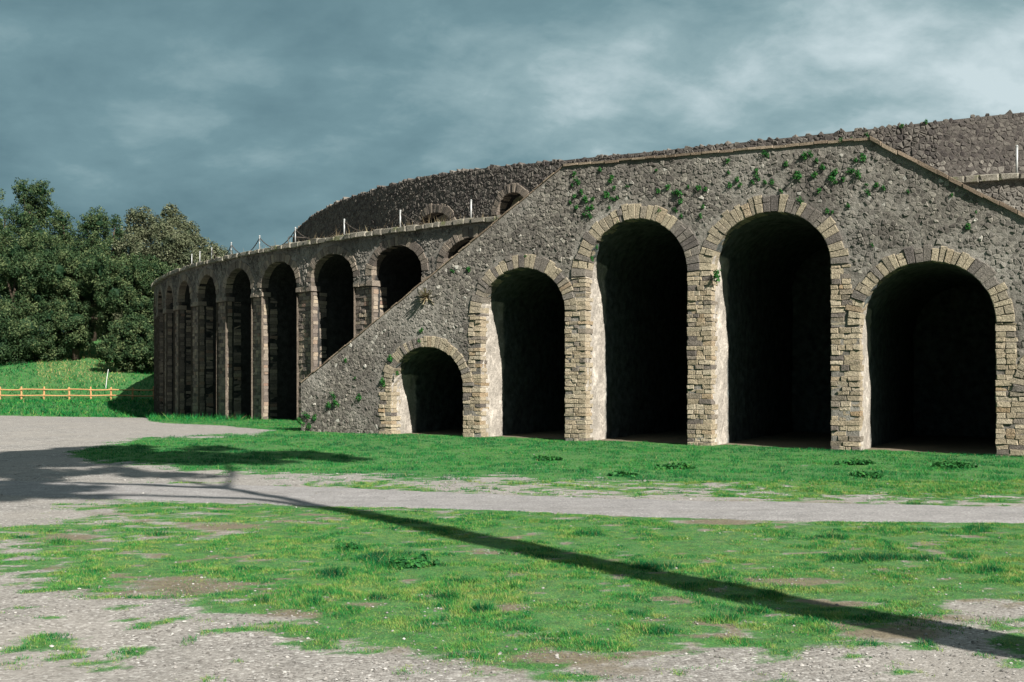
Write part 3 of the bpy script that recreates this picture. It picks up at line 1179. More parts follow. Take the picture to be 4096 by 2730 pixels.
ar = []
for poly in cells(-46.0, 12.0, IMP, CB, 0.14, arc_ok, 0.009):
    cs = sum(p[0] for p in poly) / len(poly)
    cv = sum(p[1] for p in poly) / len(poly)
    Vs, Fs = stone(RA, poly, random.uniform(0.006, 0.04))
    ar.append((Vs, Fs, random.random() * 0.85 + (0.1 if random.random() < 0.1 else 0), (cs, cv), 0.03))
emit(ar, 300, 'rubble_stone', 'rubble_masonry', M['rubble'], lambda p: arc, arc)
s = -50.0
while s < 16:
    w = random.uniform(0.32, 0.72)
    z0, z1 = CB + random.uniform(-0.015, 0.02), CB + 0.20 + random.uniform(-0.03, 0.035)
    Vb, Fb = block(RA, [(s + 0.006, z0), (s + w - 0.006, z0), (s + w - 0.006, z1), (s + 0.006, z1)], -0.5, 0.20 + random.uniform(-0.04, 0.03), 0.035, 0.015)
    make('cornice_stone', Vb, Fb, M['cornice'], arc, ftint=random.random())
    s += w
# terrace behind the cornice, up to the upper wall
V, Fc = [], []
NS = 90
for i in range(NS + 1):
    a = -1.05 + 1.55 * i / NS
    for r in (RAD - 0.2, RAD2 - 0.3):
        e = -NI * math.cos(a) + U * math.sin(a)
        q = C0 + r * e
        V.append((q[0], q[1], CB + 0.17))
for i in range(NS):
    Fc.append((2 * i, 2 * i + 2, 2 * i + 3, 2 * i + 1))
make('terrace_floor', V, Fc, M['mortar'], arc, ftint=0.5)

# ------------------------------------------------------------------ the upper ring wall
upw = empty('upper_ring_wall', RU.P(-10, CB + 0.17, 0))
tag(upw, 'dark rough lava stone ring wall with jagged top rising behind the arcade', 'wall', kind='thing')
topc = [RU.sv(x, y) for x, y in [(1180, 930), (1250, 862), (1350, 806), (1500, 755), (1700, 702), (2000, 662), (2200, 644), (2600, 604),
                                 (3000, 563), (3400, 522), (3700, 487), (4096, 445)]]
ts, tv = [p[0] for p in topc], [p[1] for p in topc]


def up_top(s):
    return float(np.interp(s, ts, tv))


UZ = CB + 0.1
a1l, a1v = RU.sv(1672, 900)
a1r, _ = RU.sv(1806, 900)
a2l, _ = RU.sv(1990, 900)
a2r, _ = RU.sv(2112, 900)
UA = [Arch(a1l, a1r, 9.75, RU.sv(1738, 851)[1], UZ, 0.55, 2.6), Arch(a2l, a2r, 9.9, RU.sv(2050, 770)[1], UZ, 0.48, 2.6)]
SU0, SU1 = -66.0, 34.0
V, Fc = wall_front(RU, SU0, SU1, 0.5, lambda s: up_top(s) - 0.05, lambda s: UZ, UA)
make('wall_face', V, Fc, M['dark_mortar'], upw, ftint=0.5)
V, Fc = [], []
xs = np.arange(SU0, SU1 + 0.1, 0.5)
for x in xs:
    V += [RU.P(x, up_top(x) - 0.05, 0), RU.P(x, up_top(x) + 0.02, -0.4), RU.P(x, up_top(x) - 0.05, -0.8), RU.P(x, UZ, -0.8)]
for i in range(len(xs) - 1):
    for k in range(3):
        Fc.append((4 * i + k, 4 * i + k + 1, 4 * i + k + 5, 4 * i + k + 4))
make('wall_back', V, Fc, M['cornice'], upw, ftint=0.9)
for a in UA:
    V, Fc, T = vault(RU, a, 0.0, -a.depth, nd=5, shade_from=0.3)
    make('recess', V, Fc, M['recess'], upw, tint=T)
    voussoirs(RU, a, 0.16, upw, M['old_brick'], 0.05, 0.5, 0.1, lambda: random.uniform(0.1, 0.6))
# red brick courses at the foot of the arch beside the staircase
rb = courses(RU, UA[1].sl - 1.1, UA[1].sl, 8.9, 9.85, 0.095, 0.30, 0.05, 0, 0.6, 0.2, 0)
emit([(p[0], p[1], 0.86 + 0.14 * p[2], p[3], p[4]) for p in rb], 300, 'brick', 'brick_courses', M['old_brick'], lambda p: upw, upw)


def up_ok(s, v):
    if v > up_top(s) - 0.02 or v < UZ + 0.9:
        return False
    if -3.0 < s < 9.0 and v < 9.6:
        return False
    for a in UA:
        if a.inside(s, v, a.ring + 0.03) and v > a.spring - 0.03:
            return False
        if v <= a.spring and a.sl - 0.05 < s < a.sr + 0.05:
            return False
    if UA[1].sl - 1.15 < s < UA[1].sl and v < 9.9:
        return False
    return True


ur = []
for poly in cells(-46.0, 20.0, UZ + 0.8, 12.9, 0.175, up_ok, 0.014, 0.40):
    cs = sum(p[0] for p in poly) / len(poly)
    cv = sum(p[1] for p in poly) / len(poly)
    tp_ = up_top(cs)
    near_top = max(p[1] for p in poly) > tp_ - 0.12
    Vs, Fs = stone(RU, poly, random.uniform(0.006, 0.045) if cs < 6 else random.uniform(0.002, 0.018), d0=-0.42 if near_top else -0.05, rough=1.3)
    t = random.random() * 0.8
    if cv < 10.2 and random.random() < (0.12 if cs < 4 else 0.3):
        t = random.uniform(0.8, 1.0)
    ur.append((Vs, Fs, t, (cs, cv), 0.06))
emit(ur, 300, 'rubble_stone', 'rubble_masonry', M['dark_rubble'], lambda p: upw, upw)

# ------------------------------------------------------------------ chain posts on the terrace
POSTS = [(1860, 890, 812, 'white post before the small arch of the ring wall'),
         (1575, 919, 848, 'white post in the middle of the terrace edge'),
         (1350, 946, 880, 'white post left of the dark ring wall arch'),
         (1154, 978, 914, 'slim post against the sky left of the ring wall end'),
         (1011, 1005, 948, 'slim post against the sky with chains on both sides'),
         (898, 1025, 976, 'slim post in front of the rightmost treetop'),
         (820, 1045, 1001, 'short post before the grey green treetop'),
         (773, 1057, 1033, 'very small post near the far left of the cornice'),
         (741, 1064, 1045, 'smallest post at the far left of the cornice'),
         (4070, 742, 628, 'white post at the right edge above the cornice')]
tops = []


def tube(path, r, n=6, cap=True):
    V, Fc = [], []
    m = len(path)
    for i, p in enumerate(path):
        p = Vector(p)
        t = (Vector(path[min(i + 1, m - 1)]) - Vector(path[max(i - 1, 0)])).normalized()
        up = Vector((0, 0, 1)) if abs(t.z) < 0.9 else Vector((1, 0, 0))
        a = t.cross(up).normalized()
        b = t.cross(a)
        rr = r[i] if isinstance(r, (list, tuple)) else r
        for k in range(n):
            q = p + (a * math.cos(2 * math.pi * k / n) + b * math.sin(2 * math.pi * k / n)) * rr
            V.append(tuple(q))
    for i in range(m - 1):
        for k in range(n):
            Fc.append((i * n + k, i * n + (k + 1) % n, (i + 1) * n + (k + 1) % n, (i + 1) * n + k))
    if cap:
        Fc.append(tuple(range(n - 1, -1, -1)))
        Fc.append(tuple((m - 1) * n + k for k in range(n)))
    return V, Fc


for (px, y0, y1, lab) in POSTS:
    s_ = RA.s_of(px)
    p = Vector(RA.P(s_, CB + 0.17, -0.35))
    dep = p.y
    h = (y0 - y1 + 6) * dep / F_PX
    h = max(0.75, min(1.0, h)) if px < 900 else h
    e = empty('chain_post', p)
    tag(e, lab, 'post', 'chain posts along the terrace edge')
    Vt, Ft = tube([p, p + Vector((0.01, 0, h))], 0.034 if px > 1200 else 0.026, 8)
    make('pole', Vt, Ft, M['post'], e, True)
    c = p + Vector((0.01, 0, h))
    Vt, Ft = tube([c + Vector((0, 0, -0.01)), c + Vector((0, 0, 0.02)), c + Vector((0, 0, 0.05))], [0.04, 0.042, 0.02], 8)
    make('cap', Vt, Ft, M['post'], e)
    Vt, Ft = tube([p + Vector((0, 0, -0.02)), p + Vector((0, 0, 0.03))], [0.09, 0.085], 8)
    make('base_plate', Vt, Ft, M['post'], e)
    tops.append(c + Vector((0, 0, -0.07)))

CH = [(0, 1, 'sagging chain on the right part of the terrace edge'), (1, 2, 'sagging chain in the middle of the terrace edge'),
      (2, 3, 'chain dipping to the terrace left of the ring wall'), (3, 4, 'dark chain against the sky between two slim posts'),
      (4, 5, 'thin chain against the sky next to the treetop'), (5, 6, 'thin chain in front of the grey green treetop')]
for (i, j, lab) in CH:
    a, b = tops[i], tops[j]
    n = 44
    Vc, Fcx = [], []
    for k in range(n):
        def pt(t):
            q = a.lerp(b, t)
            q.z -= 4 * t * (1 - t) * 0.62
            return q
        q0, q1 = pt(k / n), pt((k + 1.25) / n if k < n - 1 else 1)
        t = (q1 - q0).normalized()
        up = Vector((0, 0, 1)) if k % 2 else t.cross(Vector((0, 0, 1))).normalized()
        sd = t.cross(up).normalized()
        w, th = 0.024, 0.008
        o0 = len(Vc)
        m0 = [(q0, -w), (q0, w), (q1, w), (q1, -w)]
        for (q, ww) in m0:
            Vc.append(tuple(q + up * ww + sd * th))
            Vc.append(tuple(q + up * ww - sd * th))
        for m1 in m0:
            q, ww = m1
            mid = (q0 + q1) / 2
            Vc.append(tuple(q.lerp(mid, 0.35) + up * ww * 0.3 + sd * th))
            Vc.append(tuple(q.lerp(mid, 0.35) + up * ww * 0.3 - sd * th))
        for c in range(4):
            d = (c + 1) % 4
            A0, A1, B0, B1 = o0 + 2 * c, o0 + 2 * c + 1, o0 + 2 * d, o0 + 2 * d + 1
            I0, I1, J0, J1 = A0 + 8, A1 + 8, B0 + 8, B1 + 8
            Fcx += [(A0, B0, J0, I0), (A1, I1, J1, B1), (A0, A1, B1, B0)]
    tag(make('chain', Vc, Fcx, M['iron']), lab, 'chain', 'chains between the terrace posts')
# bent iron rod beside the slim post
q = Vector(RA.P(RA.s_of(1130), CB + 0.17, -0.3))
Vt, Ft = tube([q, q + Vector((0.0, 0, 0.42)), q + Vector((0.05, 0, 0.46)), q + Vector((0.75, 0.3, 0.44))], 0.02, 6)
tag(make('iron_bracket', Vt, Ft, M['iron']), 'bent dark iron rod on the cornice beside a slim post', 'bracket')

# ------------------------------------------------------------------ wooden fence in the far field
fence = empty('wooden_fence', ground_at(300, 1602))
tag(fence, 'orange wooden two rail fence across the far meadow', 'fence')
fx = [-170, -86, 0, 86, 175, 278, 364, 443, 530, 615, 700]
fp = []
for i, x in enumerate(fx):
    g = ground_at(x, 1602 + 4 * (i - 5) / 6 * 0.5)
    fp.append(g)
    h = 1.02 + random.uniform(-0.05, 0.06)
    ln = Vector((random.uniform(-0.04, 0.04), random.uniform(-0.04, 0.04), 0))
    Vt, Ft = tube([g - Vector((0, 0, 0.25)), g + Vector((0, 0, h * 0.5)) + ln * 0.5, g + Vector((0, 0, h)) + ln, g + Vector((0, 0, h + 0.04)) + ln], [0.075, 0.072, 0.068, 0.045], 8)
    make('post', Vt, Ft, M['fence_wood'], fence)
for i in range(len(fp) - 1):
    for zz in (0.36, 0.83):
        a = fp[i] + Vector((-0.12, -0.07, zz + random.uniform(-0.03, 0.03)))
        b = fp[i + 1] + Vector((0.12, -0.07, zz + random.uniform(-0.03, 0.03)))
        mid = a.lerp(b, 0.5) + Vector((0, 0, random.uniform(-0.03, 0.02)))
        Vt, Ft = tube([a, mid, b], [0.055, 0.05, 0.046], 7)
        make('rail', Vt, Ft, M['fence_wood'], fence)
g = ground_at(356, 1592)
g = Vector((g.x, g.y + 3.5, gz(g.x, g.y + 3.5)))
Vt, Ft = tube([g - Vector((0, 0, 0.2)), g + Vector((0.10, 0, 0.75)), g + Vector((0.22, 0, 1.5))], [0.032, 0.03, 0.028], 7)
st = empty('marker_stake', g)
tag(st, 'thin white stake leaning right in the meadow behind the fence', 'stake')
make('shaft', Vt, Ft, M['white'], st)
Vt, Ft = tube([g + Vector((0.22, 0, 1.5)), g + Vector((0.235, 0, 1.58))], [0.035, 0.02], 7)
make('tip', Vt, Ft, M['white'], st)


# ------------------------------------------------------------------ foliage
def leaf_cloud(centres, radii, n, size, squash=0.9, seed=0, clumps=26, clump_r=0.33, up=0.25):
    """leaf faces in small clumps over the surface and inside of several blobs; returns V, F, tint"""
    r = np.random.default_rng(seed)
    cs, rs = np.array(centres, float), np.array(radii, float)
    if rs.ndim == 1:
        rs = np.repeat(rs[:, None], 3, 1) * np.array([1, 1, squash])
    w = (rs[:, 0] * rs[:, 2])
    w = w / w.sum()
    P, Nn, T = [], [], []
    for c, rr, ww in zip(cs, rs, w):
        k = max(6, int(clumps))
        d = r.normal(size=(k, 3))
        d /= np.linalg.norm(d, axis=1)[:, None]
        rad = r.uniform(0.62, 1.0, k)[:, None]
        cc = c + d * rr * rad
        cr = rr.min() * clump_r * r.uniform(0.6, 1.4, k)
        m = max(10, int(n * ww))
        idx = r.integers(0, k, m)
        dd = r.normal(size=(m, 3))
        dd /= np.linalg.norm(dd, axis=1)[:, None]
        q = cc[idx] + dd * (cr[idx] * r.uniform(0.35, 1.0, m) ** 0.6)[:, None]
        P.append(q)
        nn = dd + 0.7 * r.normal(size=(m, 3)) + np.array([0, 0, up])
        Nn.append(nn / np.linalg.norm(nn, axis=1)[:, None])
        tc_ = r.uniform(0.15, 0.75, k)
        T.append(np.clip(tc_[idx] + r.normal(0, 0.16, m), 0, 1))
    P, Nn, T = np.concatenate(P), np.concatenate(Nn), np.concatenate(T)
    m = len(P)
    a = np.cross(Nn, r.normal(size=(m, 3)))
    a /= np.linalg.norm(a, axis=1)[:, None] + 1e-9
    b = np.cross(Nn, a)
    sz = size * r.uniform(0.6, 1.4, m)[:, None]
    V = np.stack([P - a * sz * 0.9, P - b * sz * 0.42 + Nn * sz * 0.12, P + a * sz * 0.9, P + b * sz * 0.42 + Nn * sz * 0.12], 1).reshape(-1, 3)
    Fq = np.arange(4 * m).reshape(-1, 4)
    return V, Fq, np.repeat(T, 4)


def blob(c, r, seed, k=0.72):
    """lumpy inner mass of a crown"""
    rr = random.Random(seed)
    V, Fc = [], []
    nu, nv = 9, 7
    for j in range(nv + 1):
        ph = math.pi * j / nv
        for i in range(nu):
            th = 2 * math.pi * i / nu
            q = k * rr.uniform(0.8, 1.1)
            V.append((c[0] + r[0] * q * math.sin(ph) * math.cos(th), c[1] + r[1] * q * math.sin(ph) * math.sin(th), c[2] + r[2] * q * math.cos(ph)))
    for j in range(nv):
        for i in range(nu):
            Fc.append((j * nu + i, (j + 1) * nu + i, (j + 1) * nu + (i + 1) % nu, j * nu + (i + 1) % nu))
    return V, Fc


TREES = [  # distance, trunk px x, blobs (px, py, radius px), leaf, count, label
    (116, 20, [(-30, 800, 55), (-20, 900, 90), (-60, 1010, 120), (10, 1060, 110)], 'oak', 9000, 'dark evergreen tree cut by the left edge of the picture'),
    (114, 120, [(88, 752, 40), (175, 768, 46), (110, 800, 55), (165, 840, 62), (100, 880, 75), (150, 950, 90), (90, 1010, 105), (200, 1010, 80)], 'oak', 17000, 'tallest tree on the left with a double rounded top'),
    (115, 268, [(262, 885, 42), (255, 950, 70), (290, 1010, 80), (240, 1060, 80)], 'oak', 9000, 'small domed tree just right of the tallest tree'),
    (113, 372, [(372, 872, 46), (400, 895, 42), (345, 900, 40), (365, 960, 75), (380, 1040, 90)], 'oak', 11000, 'round topped evergreen in the middle of the wood'),
    (116, 455, [(452, 880, 26), (462, 930, 48), (470, 1000, 75), (450, 1080, 80)], 'oak', 7000, 'narrow low topped tree between round evergreen and grey green tree'),
    (112, 560, [(525, 862, 34), (575, 868, 42), (545, 920, 60), (600, 930, 55), (560, 1000, 85), (560, 1090, 100)], 'olive', 13000, 'pale feathery grey green tree left of the palest treetop'),
    (111, 690, [(675, 850, 36), (700, 880, 42), (660, 910, 50), (740, 930, 50), (780, 965, 42), (700, 980, 85), (820, 1000, 45), (860, 1015, 40), (760, 1040, 80), (650, 1050, 80), (880, 1050, 60)], 'olive', 20000, 'pale feathery treetop rising behind the arcade cornice'),
    (103, 60, [(20, 1060, 95), (110, 1090, 90), (50, 1170, 110), (150, 1190, 95), (20, 1290, 120), (130, 1310, 110), (40, 1400, 105), (140, 1420, 85), (60, 1460, 70)], 'oak', 24000, 'broad dark evergreen at the lower left with foliage to the ground'),
    (104, 300, [(250, 1090, 85), (330, 1080, 80), (290, 1170, 95), (360, 1180, 75), (240, 1270, 90), (320, 1290, 90), (230, 1370, 70), (330, 1360, 50)], 'oak', 20000, 'broad bright green tree above the grassy bank'),
    (102, 520, [(430, 1090, 75), (510, 1100, 90), (590, 1110, 85), (480, 1180, 75), (560, 1210, 85), (620, 1230, 70), (540, 1270, 60), (660, 1130, 80), (680, 1260, 80)], 'oak', 20000, 'dense evergreen leaning over the dark hollow beside the arcade'),
    (97, 530, [(480, 1330, 58), (545, 1320, 62), (600, 1360, 60), (470, 1400, 62), (540, 1410, 70), (610, 1430, 60), (500, 1450, 40), (660, 1400, 70)], 'oak', 15000, 'low round bush against the left end of the arcade'),
    (124, 420, [(180, 1150, 120), (330, 1180, 120), (450, 1180, 120), (560, 1180, 110), (400, 1290, 110), (300, 1300, 110), (480, 1320, 100), (430, 1380, 80)], 'oak', 14000, 'deep shaded evergreen at the back of the dark hollow'),
]
for ti, (Y, tx, blobs, kind, n, lab) in enumerate(TREES):
    bx = (tx - CX) * Y / F_PX
    base = Vector((bx, Y, gz(bx, Y)))
    tr = empty('olive_tree' if kind == 'olive' else 'evergreen_tree', base)
    if ti == 10:
        tr.name = 'round_bush'
    tag(tr, lab, 'bush' if ti == 10 else 'tree', 'trees and bushes of the wood behind the meadow')
    cs, rs = [], []
    rnd = random.Random(100 + ti)
    for (px, py, rp) in blobs:
        r_ = rp * Y / F_PX
        cs.append(((px - CX) * Y / F_PX, Y + rnd.uniform(-0.8, 0.8) * r_, EYE + (HORIZON - py) * Y / F_PX))
        rs.append((r_, r_, r_ * 0.95))
    if ti < 7:      # lower crown hidden behind the front trees
        for k in range(3):
            z = base.z + 3 + 2.5 * k
            cs.append((bx + rnd.uniform(-1, 1), Y + 1, z))
            rs.append((2.6, 2.6, 2.4))
    V, Fq, T = leaf_cloud(cs, rs, int(n * 2.6), 0.115 if kind == 'oak' else 0.115, seed=ti, clumps=60, clump_r=0.28, up=0.3 if kind == 'oak' else 0.6)
    crown = make_np('crown', V, Fq, 4, M[kind + '_leaf'], tr, T)
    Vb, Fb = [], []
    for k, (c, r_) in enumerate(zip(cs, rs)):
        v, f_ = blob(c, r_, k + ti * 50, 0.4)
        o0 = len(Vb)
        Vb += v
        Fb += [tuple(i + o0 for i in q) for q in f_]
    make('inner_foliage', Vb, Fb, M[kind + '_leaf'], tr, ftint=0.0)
    zt = max(c[2] for c in cs)
    Vt, Ft = tube([base - Vector((0, 0, 0.4)), base + Vector((0.2, 0, (zt - base.z) * 0.3)), base + Vector((-0.1, 0, (zt - base.z) * 0.6)), base + Vector((0, 0, (zt - base.z) * 0.9))], [0.4, 0.3, 0.2, 0.06], 8)
    make('trunk', Vt, Ft, M['bark'], tr, True)
    Vl, Fl = [], []
    for c in cs[::2]:
        t0 = base + Vector((0, 0, (c[2] - base.z) * 0.55))
        v, f_ = tube([t0, t0.lerp(Vector(c), 0.5) + Vector((0, 0, 0.3)), Vector(c)], [0.14, 0.09, 0.03], 6)
        o0 = len(Vl)
        Vl += v
        Fl += [tuple(i + o0 for i in q) for q in f_]
    make('limbs', Vl, Fl, M['bark'], tr, True)

# ------------------------------------------------------------------ the pine whose shadow crosses the lawn (stands right of the camera)
HS = Vector((TO_SUN.x, TO_SUN.y, 0)) / math.tan(SUN_EL) / math.cos(SUN_EL)      # ground offset per metre of height


def over(px, py, h):
    g = ground_at(px, py)
    return g + HS * (h - g.z) + Vector((0, 0, h - g.z))


p_fork = over(1180, 2003, 12.2)
p_low = ground_at(3950, 2575)
h_low = (p_fork - p_low).dot(HS) / HS.dot(HS)
pine_base = Vector((p_low.x, p_low.y, 0)) + HS * 3.9
pine_base.z = gz(pine_base.x, pine_base.y)
pine = empty('pine_tree', pine_base)
tag(pine, 'tall umbrella pine outside the frame whose long shadow crosses the lawn', 'tree')
trk = [pine_base - Vector((0, 0, 0.3))]
rad_t = [0.36]
for (px, py) in [(3950, 2575), (3500, 2482), (3000, 2383), (2500, 2285), (2000, 2172), (1600, 2088), (1350, 2040)]:
    g = ground_at(px, py)
    h = (Vector((g.x, g.y, 0)) - Vector((pine_base.x, pine_base.y, 0))).dot(-HS) / HS.dot(HS)
    q = g + HS * h
    trk.append(Vector((q.x, q.y, h + g.z)))
    rad_t.append(max(0.24, 0.38 - 0.012 * h))
Vt, Ft = tube(trk, rad_t, 10)
make('trunk', Vt, Ft, M['bark'], pine, True)
h_fork = trk[-1].z
Vl, Fl = [], []
limbs_px = [[(1350, 2040), (1100, 1990), (880, 1955), (640, 1905), (300, 1850)], [(1350, 2040), (1000, 1998), (600, 1985), (200, 1985)],
            [(1100, 1990), (900, 1955), (930, 1900), (900, 1840)], [(880, 1955), (500, 1940), (100, 1930)]]
for lp in limbs_px:
    pts = []
    for k, (px, py) in enumerate(lp):
        pts.append(over(px, py, h_fork + 1.9 * k))
    v, f_ = tube(pts, [0.15 - 0.028 * k for k in range(len(pts))], 7)
    o0 = len(Vl)
    Vl += v
    Fl += [tuple(i + o0 for i in q) for q in f_]
make('limbs', Vl, Fl, M['bark'], pine, True)
cl = [(250, 1815, 1.7), (480, 1815, 1.5), (700, 1825, 1.3), (950, 1830, 1.3), (1150, 1822, 1.1), (1330, 1835, 0.8), (60, 1830, 1.7), (-150, 1850, 2.0),
      (20, 1885, 1.2), (180, 1900, 0.8), (600, 1900, 0.7), (780, 1905, 0.5), (-60, 1950, 1.1), (80, 1960, 0.7), (-250, 1980, 1.4), (320, 1955, 0.5), (-350, 1900, 1.8),
      (840, 1795, 0.8), (520, 1790, 0.9), (260, 1950, 0.4), (350, 1800, 1.2), (620, 1840, 1.0), (820, 1845, 0.9), (1050, 1845, 0.8), (150, 1850, 1.2), (-60, 1890, 1.3), (420, 1850, 0.9), (130, 1925, 0.7), (0, 1985, 0.8), (240, 1985, 0.4), (300, 1893, 0.7), (460, 1882, 0.6), (330, 1835, 1.0), (200, 1975, 0.5), (370, 1990, 0.35), (90, 1985, 0.6)]
cs = [tuple(over(px, py, h_fork + 6.0 + random.uniform(-0.8, 0.8))) for (px, py, r_) in cl]
rs = [(r_ * 1.0, r_ * 1.0, r_ * 0.5) for (_x, _y, r_) in cl]
V, Fq, T = leaf_cloud(cs, rs, 42000, 0.17, seed=77, clumps=26, clump_r=0.6)
make_np('crown', V, Fq, 4, M['oak_leaf'], pine, T)

# ------------------------------------------------------------------ plants growing on the masonry
WP = [(2298, 697, 16), (2312, 724, 18), (2292, 745, 12), (2400, 680, 14), (2450, 708, 14), (2446, 722, 16), (2458, 753, 14), (2510, 746, 12), (2330, 774, 18),
      (2298, 785, 14), (2430, 780, 22), (2375, 797, 14), (2345, 800, 20), (2452, 796, 16), (2472, 794, 12), (2306, 830, 15), (2352, 833, 14), (2372, 828, 16),
      (2283, 812, 10), (2360, 860, 20), (2342, 862, 12), (2437, 832, 10), (2636, 765, 16), (2628, 682, 10), (2673, 752, 20), (2693, 772, 10), (2724, 776, 24),
      (2722, 806, 18), (2797, 752, 18), (2826, 757, 14), (2755, 749, 10), (2704, 840, 12), (2805, 868, 14), (2725, 865, 12), (2640, 840, 16), (2815, 826, 12),
      (2912, 646, 16), (3064, 616, 18), (2917, 694, 12), (2948, 719, 16), (2921, 742, 16), (2964, 741, 14), (3027, 687, 14), (3032, 710, 18), (3014, 733, 14),
      (3060, 731, 12), (3090, 730, 14), (3148, 655, 16), (3220, 627, 24), (3243, 616, 18), (3270, 648, 14), (3290, 672, 18), (3193, 705, 30), (3263, 700, 20),
      (3277, 765, 18), (3204, 804, 18), (3128, 768, 12), (3340, 690, 20), (3330, 712, 24), (3345, 730, 14), (3375, 720, 16), (3405, 684, 20), (3438, 705, 22),
      (3422, 642, 14), (3454, 632, 22), (3510, 739, 18), (3536, 754, 14), (3472, 770, 18), (3470, 740, 12), (3392, 825, 12), (3310, 845, 14), (3876, 905, 18),
      (3808, 782, 12), (3633, 766, 10), (3905, 852, 9), (3362, 560, 14), (3408, 558, 10), (3610, 505, 14), (3705, 490, 16), (3470, 540, 12),
      (2872, 1115, 30), (1562, 1436, 20), (1680, 1364, 14), (1593, 1492, 16), (1537, 1532, 22), (1337, 1580, 18), (1352, 1615, 22), (1316, 1622, 20), (1440, 1590, 20),
      (1424, 1512, 10), (1385, 1443, 12), (1230, 1660, 22), (1212, 1690, 26), (1260, 1670, 16), (1240, 1705, 18), (1690, 1322, 14), (1877, 1080, 16), (1812, 1084, 12), (2372, 1040, 16),
      (2388, 990, 10), (2474, 885, 10), (2105, 1026, 10), (3330, 850, 10), (3490, 980, 10)]
proto = []
for k in range(6):
    rn = np.random.default_rng(300 + k)
    c_ = [(rn.uniform(-0.3, 0.3), rn.uniform(0.15, 0.5), rn.uniform(-0.35, 0.35)) for _ in range(4)]
    V, Fq, T = leaf_cloud(c_, [0.45, 0.4, 0.38, 0.3], 170, 0.17, seed=300 + k, clumps=8, clump_r=0.6)
    o = make_np('wall_plant', V, Fq, 4, M['ivy_leaf'], None, T)
    proto.append(o.data)
    bpy.data.objects.remove(o)


def where(px, py):
    """which words find a plant on the staircase wall"""
    if py < 600 and px > 3380:
        return 'on the ring wall above the coping'
    if px > 3620:
        return 'on the mortared right slope'
    if px < 1300:
        return 'at the low left foot of the wall'
    if px < 1500:
        return 'on the lower left slope'
    if px < 1760 and py > 1300:
        return 'at the smallest arch'
    if px < 2200:
        return 'near the second arch'
    if px < 2560 and py > 860:
        return 'at the left tall arch ring'
    if px < 2560:
        return 'in the left cluster under the coping' if py < 770 else 'in the left cluster over the arch'
    if px < 2880:
        return 'between the two tall arches'
    if px < 3130:
        return 'above the right tall arch'
    return 'in the thick right cluster, upper half' if py < 700 else 'in the thick right cluster, lower half'


ORD = ['first', 'second', 'third', 'fourth', 'fifth', 'sixth', 'seventh', 'eighth', 'ninth', 'tenth', 'eleventh', 'twelfth', 'thirteenth', 'fourteenth']
SIZEW = lambda r_: 'tiny' if r_ < 12 else 'small' if r_ < 17 else 'bushy' if r_ < 23 else 'large'
fam = {}
for w_ in sorted(WP):
    fam.setdefault((SIZEW(w_[2]), where(w_[0], w_[1])), []).append(w_)


def plant_label(w_):
    key = (SIZEW(w_[2]), where(w_[0], w_[1]))
    if w_[:2] == (2872, 1115):
        return 'green tuft on the bright jamb of the right tall arch'
    if len(fam[key]) == 1:
        return '%s green plant %s' % key
    return '%s from left of %s green plants %s' % ((ORD[fam[key].index(w_)],) + key)


INW = Vector((-NI[0], -NI[1], 0))
for k, (px, py, r_) in enumerate(WP):
    up_ = py < 600 and px > 3380
    s_, v_ = (RU if up_ else FL).sv(px, py)
    p = Vector((RU if up_ else FL).P(s_, v_, 0.01))
    if v_ < 0.05 and not up_:
        p.z = 0.05
    sz = r_ * p.y / F_PX * 1.2
    o = bpy.data.objects.new('wall_plant', proto[k % 6])
    COL.objects.link(o)
    o.location = p
    ang = math.atan2(INW.y, INW.x) - math.pi / 2
    o.rotation_euler = (0, random.uniform(-0.6, 0.6), ang)
    o.scale = (sz, sz * 0.7, sz * random.uniform(0.8, 1.2))
    tag(o, plant_label((px, py, r_)), 'plant', 'plants rooted in the masonry')

# dry flowering plant hanging on the left slope
s_, v_ = FL.sv(1705, 1190)
p = Vector(FL.P(s_, v_, 0.0))
rn = np.random.default_rng(5)
Vd, Fd, Td = [], [], []
for k in range(150):
    d = Vector((rn.normal() * 0.8, 0, rn.normal() * 0.55 + 0.25)) + INW * abs(rn.normal()) * 1.0
    d.normalize()
    ln = rn.uniform(0.15, 0.42)
    sd = d.cross(Vector((0, 0, 1))).normalized() * 0.012
    b0 = len(Vd)
    Vd += [tuple(p - sd), tuple(p + sd), tuple(p + d * ln + Vector((0, 0, -0.08 * ln)) + sd * 1.5), tuple(p + d * ln + Vector((0, 0, -0.08 * ln)) - sd * 1.5)]
    Fd.append((b0, b0 + 1, b0 + 2, b0 + 3))
    Td += [0.3, 0.3, 1.0, 1.0]
tag(make('dry_plant', Vd, Fd, M['dry_leaf'], tint=Td), 'pale dry flowering plant hanging on the left slope of the staircase wall', 'plant')


